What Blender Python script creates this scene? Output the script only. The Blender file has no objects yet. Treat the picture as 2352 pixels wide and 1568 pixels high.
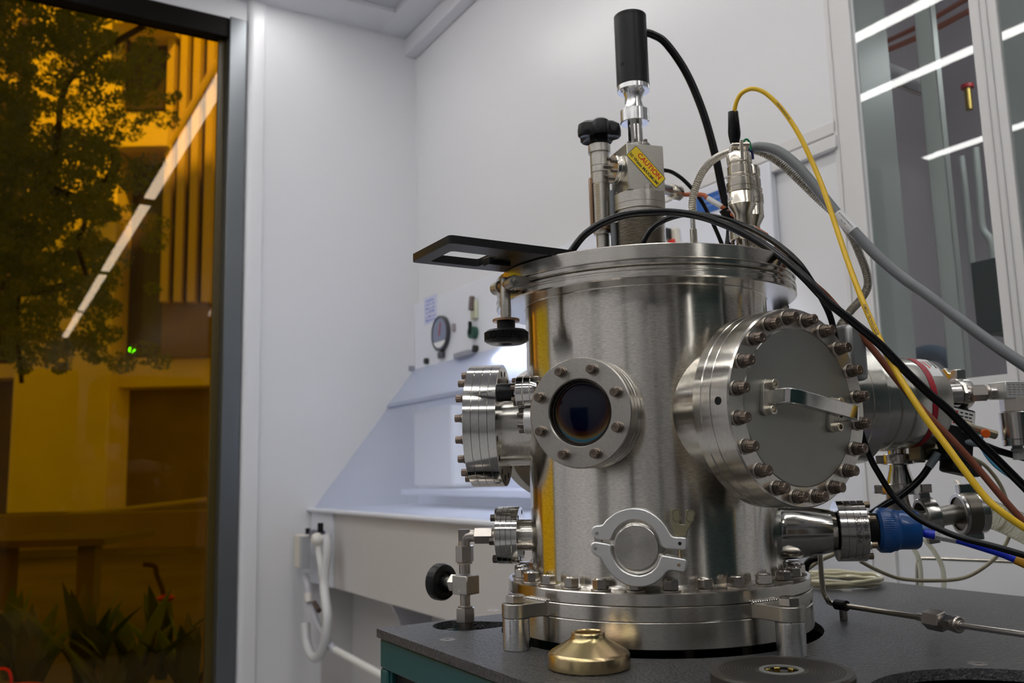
import bpy, math, random
from mathutils import Matrix, Vector
random.seed(7)
sc = bpy.context.scene
col = sc.collection
PI = math.pi
U = 0.001                                   # everything below is written in millimetres

# ------------------------------------------------------------------ camera
FPX, PITCH, ROLL = 2043.8, .14437, .02543
CAM = Vector((-165.8, -1098.4, 206.9))
fw = Vector((0, math.cos(PITCH), math.sin(PITCH)))
r0 = Vector((1, 0, 0)); u0 = Vector((0, -math.sin(PITCH), math.cos(PITCH)))
cu = math.cos(ROLL)*u0 + math.sin(ROLL)*r0
cr = math.cos(ROLL)*r0 - math.sin(ROLL)*u0
cd = bpy.data.cameras.new('camera'); cam = bpy.data.objects.new('camera', cd); col.objects.link(cam)
cd.sensor_width = 36; cd.lens = FPX/2352*36; cd.clip_start = .02; cd.clip_end = 200
Mc = Matrix((cr, cu, -fw)).transposed().to_4x4(); Mc.translation = CAM*U
cam.matrix_world = Mc
cd.dof.use_dof = True; cd.dof.focus_distance = .985; cd.dof.aperture_fstop = 7.5; cd.dof.aperture_blades = 9
sc.camera = cam
sc.view_settings.view_transform = 'Standard'; sc.view_settings.look = 'None'
sc.view_settings.gamma = 1; sc.view_settings.use_curve_mapping = False
sc.view_settings.exposure = -0.30
LIGHT = 22.0

def ray(x, y): return fw + (x-1176)/FPX*cr + (784-y)/FPX*cu
def P(x, y, d): return CAM + ray(x, y)*d                       # point at a known distance
def PZ(x, y, z): v = ray(x, y); return CAM + v*((z-CAM.z)/v.z)
def PP(x, y, p, n): v = ray(x, y); return CAM + v*((p-CAM).dot(n)/v.dot(n))
def vz(y, X, Y):
    lo, hi = -1500, 4000
    for _ in range(45):
        m = (lo+hi)/2; q = Vector((X, Y, m))-CAM
        if 784-FPX*q.dot(cu)/q.dot(fw) > y: lo = m
        else: hi = m
    return m

# ------------------------------------------------------------------ sky and sun (outside the amber window)
w = bpy.data.worlds.new('world'); sc.world = w; w.use_nodes = True
nt = w.node_tree; bg = nt.nodes['Background']
sky = nt.nodes.new('ShaderNodeTexSky'); sky.sky_type = 'HOSEK_WILKIE'; sky.sun_direction = (.5, -.6, .62); sky.turbidity = 4
nt.links.new(sky.outputs[0], bg.inputs[0]); bg.inputs[1].default_value = 4.4
sl = bpy.data.lights.new('sun', 'SUN'); sl.energy = 6.5; sl.angle = .02; sl.color = (1, .95, .88)
so = bpy.data.objects.new('sun', sl); col.objects.link(so)
so.rotation_euler = Vector((-.35, .65, -.66)).to_track_quat('-Z', 'Y').to_euler()

# ------------------------------------------------------------------ materials
MATS = {}
def mat(name, base=(.8,.8,.8), rough=.5, metal=0, **k):
    if name in MATS: return MATS[name]
    m = bpy.data.materials.new(name); m.use_nodes = True; MATS[name] = m
    N = m.node_tree.nodes; L = m.node_tree.links; b = N['Principled BSDF']
    b.inputs['Base Color'].default_value = (*base, 1); b.inputs['Roughness'].default_value = rough
    b.inputs['Metallic'].default_value = metal
    for kk, vv in k.items():
        if kk in ('coat', 'trans', 'ior', 'emit', 'estr', 'sss'):
            key = {'coat':'Coat Weight','trans':'Transmission Weight','ior':'IOR','emit':'Emission Color','estr':'Emission Strength','sss':'Subsurface Weight'}[kk]
            b.inputs[key].default_value = (*vv, 1) if kk == 'emit' else vv
    if 'spec' in k: b.inputs['Specular IOR Level'].default_value = k['spec']
    tc = N.new('ShaderNodeTexCoord')
    def noise(scale, detail=2, vec=None):
        n = N.new('ShaderNodeTexNoise'); n.inputs['Scale'].default_value = scale; n.inputs['Detail'].default_value = detail
        L.new(vec or tc.outputs['Object'], n.inputs['Vector']); return n
    if 'vary' in k:                                            # gentle mottling of colour
        sc_, amt, c2 = k['vary']
        n = noise(sc_, 4); mx = N.new('ShaderNodeMix'); mx.data_type = 'RGBA'
        rp = N.new('ShaderNodeMapRange'); rp.inputs['From Min'].default_value = .35; rp.inputs['From Max'].default_value = .65; rp.inputs['To Max'].default_value = amt
        L.new(n.outputs['Fac'], rp.inputs['Value']); L.new(rp.outputs[0], mx.inputs['Factor'])
        mx.inputs[6].default_value = (*base, 1); mx.inputs[7].default_value = (*c2, 1); L.new(mx.outputs[2], b.inputs['Base Color'])
    if 'grain' in k:                                           # turned or brushed metal: grooves around the local axis
        freq, str_, rvar = k['grain']
        sp = N.new('ShaderNodeSeparateXYZ'); L.new(tc.outputs['Object'], sp.inputs[0])
        vm = N.new('ShaderNodeVectorMath'); vm.operation = 'LENGTH'
        cx = N.new('ShaderNodeCombineXYZ'); L.new(sp.outputs[0], cx.inputs[0]); L.new(sp.outputs[1], cx.inputs[1]); L.new(cx.outputs[0], vm.inputs[0])
        a1 = N.new('ShaderNodeMath'); a1.operation = 'ADD'; L.new(vm.outputs['Value'], a1.inputs[0]); L.new(sp.outputs[2], a1.inputs[1])
        a2 = N.new('ShaderNodeMath'); a2.operation = 'MULTIPLY'; a2.inputs[1].default_value = freq; L.new(a1.outputs[0], a2.inputs[0])
        c2 = N.new('ShaderNodeCombineXYZ'); L.new(a2.outputs[0], c2.inputs[0])
        for i in (0, 1):
            q = N.new('ShaderNodeMath'); q.operation = 'MULTIPLY'; q.inputs[1].default_value = 220; L.new(sp.outputs[i], q.inputs[0]); L.new(q.outputs[0], c2.inputs[i+1])
        n = noise(1, 3, c2.outputs[0])
        bp = N.new('ShaderNodeBump'); bp.inputs['Strength'].default_value = str_; bp.inputs['Distance'].default_value = .0004
        L.new(n.outputs['Fac'], bp.inputs['Height']); L.new(bp.outputs[0], b.inputs['Normal'])
        mp = N.new('ShaderNodeMapping'); mp.inputs['Scale'].default_value = (1, 1, .15); L.new(tc.outputs['Object'], mp.inputs[0]); n2 = noise(26, 2, mp.outputs[0]); rp = N.new('ShaderNodeMapRange'); rp.inputs['To Min'].default_value = rough-rvar; rp.inputs['To Max'].default_value = rough+rvar
        rp.inputs['From Min'].default_value = .3; rp.inputs['From Max'].default_value = .7
        L.new(n2.outputs['Fac'], rp.inputs['Value']); L.new(rp.outputs[0], b.inputs['Roughness'])
        mg = N.new('ShaderNodeMix'); mg.data_type = 'RGBA'; mg.blend_type = 'MULTIPLY'; mg.inputs['Factor'].default_value = 1
        rg = N.new('ShaderNodeMapRange'); rg.inputs['From Min'].default_value = .35; rg.inputs['From Max'].default_value = .65; rg.inputs['To Min'].default_value = 1-k.get('tone', .10); rg.inputs['To Max'].default_value = 1.06
        L.new(n.outputs['Fac'], rg.inputs['Value']); mg.inputs[6].default_value = (*base, 1); L.new(rg.outputs[0], mg.inputs[7]); L.new(mg.outputs[2], b.inputs['Base Color'])
        tg = N.new('ShaderNodeTangent'); tg.direction_type = 'RADIAL'; tg.axis = 'Z'
        L.new(tg.outputs[0], b.inputs['Tangent']); b.inputs['Anisotropic'].default_value = k.get('aniso', .7); b.inputs['Anisotropic Rotation'].default_value = .25
    if 'bump' in k:
        sc_, st, di = k['bump']; n = noise(sc_, 3)
        bp = N.new('ShaderNodeBump'); bp.inputs['Strength'].default_value = st; bp.inputs['Distance'].default_value = di
        L.new(n.outputs['Fac'], bp.inputs['Height']); L.new(bp.outputs[0], b.inputs['Normal'])
    return m
brushed = mat('brushed_steel', (.76,.725,.66), .20, 1, grain=(1300, .04, .02), aniso=.92, tone=.22)
turned  = mat('turned_steel', (.68,.65,.595), .22, 1, grain=(1500, .05, .02), aniso=.78, tone=.12)
satin   = mat('satin_steel', (.50,.475,.43), .36, 1, grain=(1500, .03, .03), aniso=.3)
polish  = mat('polished_steel', (.70,.68,.645), .12, 1, grain=(1500, .02, .02), aniso=.4)
plate   = mat('blank_plate_steel', (.42,.425,.395), .40, 1, vary=(9, .5, (.36,.35,.32)))
steel   = mat('plain_steel', (.62,.60,.57), .22, 1)
nickel  = mat('nickel_plating', (.72,.67,.58), .22, 1)
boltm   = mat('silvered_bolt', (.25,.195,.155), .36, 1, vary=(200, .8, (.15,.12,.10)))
washm   = mat('washer_steel', (.52,.48,.43), .3, 1)
hexm    = mat('hex_bolt_steel', (.58,.54,.49), .2, 1)
alu     = mat('machined_aluminium', (.80,.80,.80), .26, 1, grain=(800, .04, .03), aniso=.5)
cast    = mat('cast_aluminium', (.78,.775,.76), .42, 1, bump=(900, .15, .0003))
black   = mat('black_anodised', (.008,.008,.009), .36, 0, spec=.28)
blackm  = mat('black_matte', (.006,.006,.007), .5, spec=.25)
rubber  = mat('black_rubber', (.005,.005,.006), .22, 0, spec=.28)
void    = mat('black_void', (.003,.003,.004), .9)
gold    = mat('brass_chromate', (.60,.49,.24), .27, 1, vary=(28, .8, (.56,.40,.26)), bump=(120, .08, .0005))
bronze  = mat('bronze', (.42,.27,.17), .32, 1)
khaki   = mat('khaki_metal', (.26,.235,.15), .4, .45)
tealm   = mat('teal_paint', (.008,.072,.072), .42)
tabletop= mat('black_powder_coat', (.026,.026,.028), .30, 0, spec=.5, vary=(330, .9, (.085,.085,.09)), bump=(330, 1, .003))
wallm   = mat('white_wall', (.70,.70,.72), .30)
ceilm   = mat('ceiling_panel', (.47,.47,.50), .5)
covem   = mat('cove_panel', (.66,.66,.69), .4)
floorm  = mat('floor_vinyl', (.42,.42,.44), .3)
hoodm   = mat('white_polypropylene', (.72,.74,.80), .4)
benchm  = mat('grey_polypropylene', (.60,.58,.57), .45)
framem  = mat('window_frame_grey', (.13,.14,.15), .32, .6)
blackfr = mat('window_frame_black', (.005,.004,.003), .6, spec=.12)
mullm   = mat('white_mullion', (.66,.65,.65), .4)
jambm   = mat('green_grey_jamb', (.38,.42,.405), .35)
whitep  = mat('white_plastic', (.75,.75,.73), .4)
beigep  = mat('beige_plastic', (.68,.62,.52), .45)
bluep   = mat('blue_plastic', (.008,.085,.32), .3, 0, coat=.3)
bluec   = mat('blue_cable', (.005,.03,.62), .35)
yelc    = mat('yellow_cable', (.80,.50,.02), .4)
greyc   = mat('grey_cable', (.19,.20,.21), .42)
brownc  = mat('brown_cable', (.20,.055,.025), .5)
orangec = mat('orange_coax', (.50,.13,.05), .5)
beigec  = mat('beige_tube', (.36,.32,.22), .4)
cyanc   = mat('light_blue_tube', (.10,.42,.66), .4)
greenc  = mat('green_wire', (.0,.25,.09), .4)
orangep = mat('orange_plastic', (.80,.12,.01), .4)
labelw  = mat('white_label', (.78,.78,.78), .45)
labely  = mat('yellow_label', (.85,.62,.01), .35)
inkb    = mat('black_ink', (.01,.01,.01), .5)
inkr    = mat('red_ink', (.62,.01,.01), .5)
redl    = mat('red_label', (.36,.01,.025), .4)
conduitm= mat('conduit_steel', (.50,.47,.41), .3, 1)
clearp  = mat('clear_tubing', (.80,.78,.64), .15, 0, trans=.75, ior=1.3)
silic   = mat('grey_silicon', (.035,.033,.03), .38, 0, spec=.35, vary=(40, .6, (.055,.042,.032)))
groovem = mat('groove_black', (.012,.010,.009), .5)
gaugef  = mat('gauge_face_blue', (.16,.19,.30), .15, 0, coat=.5)
signblue= mat('sign_blue', (.015,.10,.36), .4)
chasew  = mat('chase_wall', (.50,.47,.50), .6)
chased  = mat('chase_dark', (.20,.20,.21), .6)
galv    = mat('galvanised_steel', (.50,.54,.52), .5, .1)
copperp = mat('copper_pipe', (.52,.20,.13), .35, .8)

def emis(name, c, s):
    m = bpy.data.materials.new(name); m.use_nodes = True; N = m.node_tree.nodes; N.clear()
    e = N.new('ShaderNodeEmission'); o = N.new('ShaderNodeOutputMaterial'); e.inputs[0].default_value = (*c, 1); e.inputs[1].default_value = s
    m.node_tree.links.new(e.outputs[0], o.inputs[0]); return m
lampm = emis('lamp_diffuser', (1, .985, .96), LIGHT)
greenglow = emis('green_glow', (.05, 1, .05), 14)
def schlick(N, L, f0):                                         # angle-dependent reflection, the same from either side of a sheet
    lw = N.new('ShaderNodeLayerWeight'); lw.inputs[0].default_value = .5
    p = N.new('ShaderNodeMath'); p.operation = 'POWER'; p.inputs[1].default_value = 5; L.new(lw.outputs['Facing'], p.inputs[0])
    q = N.new('ShaderNodeMath'); q.operation = 'MULTIPLY_ADD'; q.inputs[1].default_value = 1-f0; q.inputs[2].default_value = f0; L.new(p.outputs[0], q.inputs[0]); return q
def pane(name, tint, refl, rough=.0):
    m = bpy.data.materials.new(name); m.use_nodes = True; N = m.node_tree.nodes; L = m.node_tree.links; N.clear()
    t = N.new('ShaderNodeBsdfTransparent'); t.inputs[0].default_value = (*tint, 1)
    g = N.new('ShaderNodeBsdfGlossy'); g.inputs['Roughness'].default_value = rough
    f = schlick(N, L, refl)
    mx = N.new('ShaderNodeMixShader'); o = N.new('ShaderNodeOutputMaterial')
    L.new(f.outputs[0], mx.inputs[0]); L.new(t.outputs[0], mx.inputs[1]); L.new(g.outputs[0], mx.inputs[2]); L.new(mx.outputs[0], o.inputs[0]); return m
amber = pane('amber_film_glass', (.93, .64, .045), .020)
clearg = pane('clear_glass', (.95, .96, .955), .036)
def frosted(name, fac):
    m = bpy.data.materials.new(name); m.use_nodes = True; N = m.node_tree.nodes; L = m.node_tree.links; N.clear()
    t = N.new('ShaderNodeBsdfTransparent'); t.inputs[0].default_value = (.93, .95, 1, 1); d = N.new('ShaderNodeBsdfDiffuse'); d.inputs[0].default_value = (.80, .85, .97, 1)
    tr = N.new('ShaderNodeBsdfTranslucent'); tr.inputs[0].default_value = (.85, .88, .97, 1)
    g = N.new('ShaderNodeBsdfGlossy'); g.inputs['Roughness'].default_value = .12
    a = N.new('ShaderNodeMixShader'); a.inputs[0].default_value = .5; L.new(d.outputs[0], a.inputs[1]); L.new(tr.outputs[0], a.inputs[2])
    b = N.new('ShaderNodeMixShader'); b.inputs[0].default_value = fac; L.new(t.outputs[0], b.inputs[1]); L.new(a.outputs[0], b.inputs[2])
    f = schlick(N, L, .03); c = N.new('ShaderNodeMixShader'); L.new(f.outputs[0], c.inputs[0]); L.new(b.outputs[0], c.inputs[1]); L.new(g.outputs[0], c.inputs[2])
    o = N.new('ShaderNodeOutputMaterial'); L.new(c.outputs[0], o.inputs[0]); return m
acryl = frosted('clear_acrylic', .16); acryl2 = frosted('tinted_acrylic', .5)
def view_glass():                                              # coated viewport: dark glass, thin-film sheen painted into the base colour
    m = mat('coated_viewport_glass', (.004,.006,.010), .05, 0, spec=.3)
    N = m.node_tree.nodes; L = m.node_tree.links; b = N['Principled BSDF']
    tc = N.new('ShaderNodeTexCoord'); ln = N.new('ShaderNodeVectorMath'); ln.operation = 'LENGTH'
    ad = N.new('ShaderNodeVectorMath'); ad.operation = 'ADD'; ad.inputs[1].default_value = (-.001, -.0065, 0)
    L.new(tc.outputs['Object'], ad.inputs[0]); L.new(ad.outputs[0], ln.inputs[0])
    mr = N.new('ShaderNodeMapRange'); mr.inputs['From Max'].default_value = .0405; L.new(ln.outputs['Value'], mr.inputs['Value'])
    cr_ = N.new('ShaderNodeValToRGB'); L.new(mr.outputs[0], cr_.inputs[0]); e = cr_.color_ramp
    e.elements[0].position = 0; e.elements[0].color = (.0006,.006,.016,1); e.elements[1].position = 1; e.elements[1].color = (.02,.09,.12,1)
    for p, c in ((.45,(.001,.003,.012,1)), (.62,(.003,.001,.010,1)), (.76,(.04,.014,.004,1)), (.83,(.13,.085,.025,1)), (.90,(.012,.13,.20,1))):
        q = e.elements.new(p); q.color = c
    L.new(cr_.outputs[0], b.inputs['Base Color']); return m
viewglass = view_glass()

# ------------------------------------------------------------------ mesh helpers
class MB:
    def __init__(s): s.v = []; s.f = []
    def add(s, vs, fs, M=None):
        o = len(s.v); s.v += [tuple(M @ Vector(p)) if M is not None else tuple(p) for p in vs]; s.f += [tuple(i+o for i in f) for f in fs]; return s
    def lathe(s, prof, n=64, M=None, fn=None):
        vs = []; fs = []; rings = []
        for j, (r, z) in enumerate(prof):
            if r < 1e-6: rings.append([len(vs)]); vs.append((0, 0, z))
            else:
                rings.append(list(range(len(vs), len(vs)+n)))
                for i in range(n):
                    t = 2*PI*i/n; rr = fn(r, j, t) if fn else r
                    vs.append((rr*math.cos(t), rr*math.sin(t), z))
        for a, b in zip(rings, rings[1:]):
            for i in range(n):
                j = (i+1) % n
                if len(a) == 1 and len(b) == 1: continue
                if len(a) == 1: fs.append((a[0], b[i], b[j])[::-1])
                elif len(b) == 1: fs.append((a[i], a[j], b[0]))
                else: fs.append((a[i], a[j], b[j], b[i]))
        return s.add(vs, fs, M)
    def cyl(s, r, z0, z1, n=32, M=None, c=.4, r2=None):
        r2 = r if r2 is None else r2; c = min(c, r*.4, r2*.4, abs(z1-z0)*.4)
        return s.lathe([(0, z0), (r-c, z0), (r, z0+c), (r2, z1-c), (r2-c, z1), (0, z1)], n, M)
    def ring(s, ri, ro, z0, z1, n=64, M=None, c=.5):
        return s.lathe([(ri, z0), (ro-c, z0), (ro, z0+c), (ro, z1-c), (ro-c, z1), (ri, z1), (ri, z0)], n, M)
    def box(s, x0, x1, y0, y1, z0, z1, M=None):
        vs = [(x, y, z) for z in (z0, z1) for y in (y0, y1) for x in (x0, x1)]
        return s.add(vs, [(0,2,3,1), (4,5,7,6), (0,1,5,4), (2,6,7,3), (0,4,6,2), (1,3,7,5)], M)
    def prism(s, pts, z0, z1, M=None):
        a = sum(p[0]*q[1]-q[0]*p[1] for p, q in zip(pts, pts[1:]+pts[:1]))
        if a < 0: pts = pts[::-1]
        n = len(pts); vs = [(x, y, z0) for x, y in pts]+[(x, y, z1) for x, y in pts]
        fs = [tuple(range(n))[::-1], tuple(range(n, 2*n))]+[(i, (i+1) % n, (i+1) % n+n, i+n) for i in range(n)]
        return s.add(vs, fs, M)
    def tube(s, path, r, n=12, cap=True):
        pts = [Vector(p) for p in path]; fr_ = None; vs = []; fs = []
        for k, p in enumerate(pts):
            t = (pts[min(k+1, len(pts)-1)]-pts[max(k-1, 0)]).normalized()
            if fr_ is None:
                fr_ = t.orthogonal().normalized()
            fr_ = (fr_-t*fr_.dot(t)).normalized(); g = t.cross(fr_)
            rr = r(k) if callable(r) else r
            for i in range(n):
                a = 2*PI*i/n; vs.append(p+rr*(math.cos(a)*fr_+math.sin(a)*g))
        for k in range(len(pts)-1):
            for i in range(n):
                j = (i+1) % n; fs.append((k*n+i, k*n+j, (k+1)*n+j, (k+1)*n+i))
        if cap: fs.append(tuple(range(n))[::-1]); fs.append(tuple(range((len(pts)-1)*n, len(pts)*n)))
        return s.add(vs, fs)
    def hexa(s, af, z0, z1, M=None, c=1.0):
        R = af/math.sqrt(3); h = []
        prof = [(0, z0), (R-c, z0), (R, z0+c*.6), (R, z1-c*.6), (R-c, z1), (0, z1)]
        return s.lathe(prof, 6, M)
def spline(pts, n=14):
    pts = [Vector(p) for p in pts]; q = [2*pts[0]-pts[1]]+pts+[2*pts[-1]-pts[-2]]; out = []
    for i in range(1, len(q)-2):
        a, b, c, d = q[i-1:i+3]
        for k in range(n):
            t = k/n; out.append(.5*((2*b)+(c-a)*t+(2*a-5*b+4*c-d)*t*t+(-a+3*b-3*c+d)*t**3))
    return out+[pts[-1]]
def resample(path, step):
    out = [path[0]]; acc = 0
    for a, b in zip(path, path[1:]):
        L = (b-a).length
        while acc+L >= step:
            f = (step-acc)/L; a = a+(b-a)*f; out.append(a); L = (b-a).length; acc = 0
        acc += L
    return out
def FR(o, n, up=(0, 0, 1)):
    z = Vector(n).normalized(); y = Vector(up); y = (y-z*y.dot(z)).normalized(); x = y.cross(z)
    M = Matrix((x, y, z)).transposed().to_4x4(); M.translation = Vector(o); return M
def T(x, y=0, z=0): return Matrix.Translation(Vector((x, y, z)))
def RZ(a): return Matrix.Rotation(a, 4, 'Z')
def RX(a): return Matrix.Rotation(a, 4, 'X')
def RY(a): return Matrix.Rotation(a, 4, 'Y')
W = {}
def place(o, parent, M):
    W[o.name] = M.copy(); L = (W[parent.name].inverted() @ M) if parent else M.copy()
    L.translation = L.translation*U; o.matrix_basis = L
    if parent: o.parent = parent
def mesh_of(name, mb, m, smooth=True):
    me = bpy.data.meshes.new(name); me.from_pydata([(x*U, y*U, z*U) for x, y, z in mb.v], [], mb.f); me.update()
    if smooth:
        me.polygons.foreach_set('use_smooth', [True]*len(me.polygons))
        try: me.set_sharp_from_angle(angle=math.radians(32))
        except Exception: pass
    if m: me.materials.append(m)
    return me
def obj(name, mb, m, parent=None, M=None, bevel=0, label=None, mesh=None):
    me = mesh or mesh_of(name, mb, m); o = bpy.data.objects.new(name, me); col.objects.link(o)
    place(o, parent, M if M is not None else Matrix.Identity(4))
    if bevel:
        b = o.modifiers.new('bevel', 'BEVEL'); b.width = bevel*U; b.segments = 2; b.limit_method = 'ANGLE'; b.angle_limit = math.radians(40)
    if label: o['label'] = label
    return o
def thing(name, label, cat, loc, group=None):
    o = bpy.data.objects.new(name, None); col.objects.link(o); o.empty_display_size = .02
    place(o, None, T(*loc)); o['label'] = label; o['category'] = cat
    if group: o['group'] = group
    return o
def tag(o, label, cat, group=None):
    o['label'] = label; o['category'] = cat
    if group: o['group'] = group
    return o
def struct(name, mb, m, parent=None, bevel=0, M=None):
    o = obj(name, mb, m, parent, M, bevel=bevel)
    if parent is None: o['kind'] = 'structure'
    return o
def cable(name, pts, r, m, label, cat='cable', parent=None, n=12, group=None):
    p = spline(pts, 16); b = Vector(p[0]); mb = MB().tube([q-b for q in p], r, n)
    o = obj(name, mb, m, parent, T(*b))
    if parent is None: tag(o, label, cat, group)
    o['kind'] = o.get('kind', '') or ''
    if not o['kind']: del o['kind']
    return o, p
def ribbed(pts, r, pitch, depth, step=.6):
    p = resample(spline(pts, 60), step)
    return p, (lambda k: r-depth*(.5-.5*math.cos(2*PI*k*step/pitch)))
def text_mb(s, size, M, wrap=None, extr=.12, align='CENTER', bold=0):
    c = bpy.data.curves.new('t', 'FONT'); c.body = s; c.size = size; c.extrude = extr; c.align_x = align; c.align_y = 'CENTER'; c.offset = bold
    o = bpy.data.objects.new('t', c); col.objects.link(o); dg = bpy.context.evaluated_depsgraph_get()
    me = bpy.data.meshes.new_from_object(o.evaluated_get(dg)); bpy.data.objects.remove(o)
    vs = [v.co.copy() for v in me.vertices]; fs = [tuple(p.vertices) for p in me.polygons]; bpy.data.meshes.remove(me)
    mb = MB(); mb.add([M @ (wrap(v) if wrap else v) for v in vs], fs); return mb

# bolt meshes, shared
def lob12(r, j, t): return r*(1-.075*(.5+.5*math.cos(12*t))) if r > 1 else r
def bolt12(d=9.5, h=8, recess=True):
    R = d/2
    return mesh_of('bolt', MB().lathe([(0, 0), (R*1.15, 0), (R*1.2, .6), (R*1.2, 1.6), (R*1.02, 2.2)], 48).lathe([(0, 1.9), (R*1.02, 1.9), (R*1.02, h-.5), (R*.93, h), (R*.5, h), (R*.42, h-.35), (0, h-.35)], 96, fn=lob12), boltm)
def washer(d=14, hole=5, h=1.4): return mesh_of('washer', MB().ring(hole/2, d/2, 0, h, 32, c=.25), washm)
def sockbolt(d=6, h=4, m=boltm):
    R = d/2; mb = MB().lathe([(0, 0), (R, 0), (R, h-.4), (R-.4, h), (R*.55, h)], 24)
    mb.lathe([(R*.55, h), (R*.55, h*.35), (0, h*.35)], 6); return mesh_of('bolt', mb, m)
def hexbolt(af=15, h=10):
    return mesh_of('hex_bolt', MB().hexa(af, 0, h-1, c=1.2).lathe([(0, h-1.2), (af*.46, h-1.2), (af*.42, h), (0, h)], 24), hexm)
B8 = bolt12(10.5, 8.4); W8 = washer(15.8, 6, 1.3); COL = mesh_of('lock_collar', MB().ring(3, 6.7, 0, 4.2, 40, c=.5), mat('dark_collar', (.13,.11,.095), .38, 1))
B6 = bolt12(9, 9); W6 = washer(12.5, 5, 1.4)
B4 = bolt12(5.5, 6); W4 = washer(8, 3, .9)
S6 = sockbolt(6, 5); S4 = sockbolt(4.6, 4); S9 = sockbolt(9.5, 7, nickel)
HX = hexbolt(15, 11); WX = washer(21, 8, 1.8)
def bolts(parent, Mport, R, n, ph, bm, wm, z=0, wh=1.4, name='bolt'):
    out = []
    for k in range(n):
        a = ph+2*PI*k/n; M = Mport @ T(R*math.cos(a), R*math.sin(a), z)
        b = obj(name, None, None, parent, M @ T(0, 0, wh) @ RZ(k*1.7), mesh=bm)
        if wm: obj('washer', None, None, b, M, mesh=wm)
        out.append(b)
    return out
LT = {}
def stamp(parent, bm, h, size):
    if 's' not in LT: LT['s'] = {}
    if size not in LT['s']: LT['s'][size] = mesh_of('stamped_letter', text_mb('S', size, Matrix.Identity(4), extr=.04), mat('letter_dark', (.10,.075,.06), .5, .5))
    obj('stamped_letter', None, None, parent, W[parent.name] @ T(0, 0, h), mesh=LT['s'][size])
def flange_prof(R, z0, z1, ri=0, c=.8, lip=0):
    if ri: return [(ri, z0), (R-c, z0), (R, z0+c), (R, z1-c), (R-c, z1), (ri, z1), (ri, z0)]
    return [(0, z0), (R-c, z0), (R, z0+c), (R, z1-c), (R-c, z1), (0, z1)]

# ------------------------------------------------------------------ the room
A = Vector((-.515, .857, 0)).normalized(); B = Vector((.857, .515, 0)).normalized()
def R3(a, b, z): return A*a+B*b+Vector((0, 0, z))
MR = Matrix((A, -B, Vector((0, 0, 1)))).transposed().to_4x4()          # local x = a, local y = -b, z up
MRr = Matrix((A, B, Vector((0, 0, 1)))).transposed().to_4x4()
def rbox(a0, a1, b0, b1, z0, z1, mb=None):
    mb = mb or MB(); return mb.box(a0, a1, -b1, -b0, z0, z1, MR)
A0, B0, A1, B1, ZC, ZF = 2742, 960, -7500, -4000, 2212, -880
def wp(x, y): q = PP(x, y, R3(A0, 0, 0), A); return q.dot(B), q.z       # window-wall coordinates of a sight line
def bp(x, y): q = PP(x, y, R3(0, B0, 0), B); return q.dot(A), q.z       # back-wall coordinates
struct('floor', rbox(A1, A0, B1, B0, ZF-40, ZF), floorm)
struct('ceiling', rbox(A1, A0, B1, B0, ZC+22, ZC+60), ceilm)
cv = rbox(A1, A0, B0-190, B0, ZC, ZC+22); rbox(A0-210, A0, B1, B0-190, ZC, ZC+22, cv)
struct('trim_1', cv, covem, bevel=3)
struct('trim_2', rbox(A1, A0, B0-55, B0, ZC-85, ZC), covem, bevel=4)
# window wall with a tall opening
wb0, wb1 = B0-783-2600, B0-783; wz0, wz1 = -760, 2118
m = rbox(A0, A0+160, wb1, B0+160, ZF, ZC+60); rbox(A0, A0+160, wb0, wb1, wz1, ZC+60, m); rbox(A0, A0+160, wb0, wb1, ZF, wz0, m); rbox(A0, A0+160, B1, wb0, ZF, ZC+60, m)
struct('wall_window_side', m, wallm)
# raised panel with a soft rounded edge next to the window
pn = MB(); pts = [(0, 0)]
for k in range(9): t = k/8*PI/2; pts.append((-28*math.sin(t), 28-28*math.cos(t)))
prof = [(A0, wb1+4)]+[(A0-26*math.sin(k/8*PI/2), wb1+4+26-26*math.cos(k/8*PI/2)) for k in range(9)]+[(A0-26, wb1+74), (A0-14, wb1+80), (A0-14, B0), (A0, B0)]
pn.prism([(a, -b) for a, b in prof], ZF, ZC, MR)
struct('wall_column_panel', pn, wallm)
# window frame, glass
wf = struct('window_1', rbox(A0-22, A0+70, wb1-70, wb1, wz0, wz1), framem, bevel=3)
fr2 = rbox(A0-4, A0+70, wb0, wb1-70, wz1-82, wz1); rbox(A0-4, A0+70, wb0, wb1-70, wz0, wz0+60, fr2); rbox(A0-4, A0+70, wb0, wb0+60, wz0, wz1, fr2)
struct('window_frame', fr2, blackfr, wf)
struct('window_gasket', rbox(A0+40, A0+64, wb1-100, wb1-70, wz0+60, wz1-82), mat('olive_gasket', (.055,.035,.0), .4), wf)
struct('window_pane', rbox(A0+50, A0+51, wb0+60, wb1-96, wz0+60, wz1-82), amber, wf)
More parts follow.
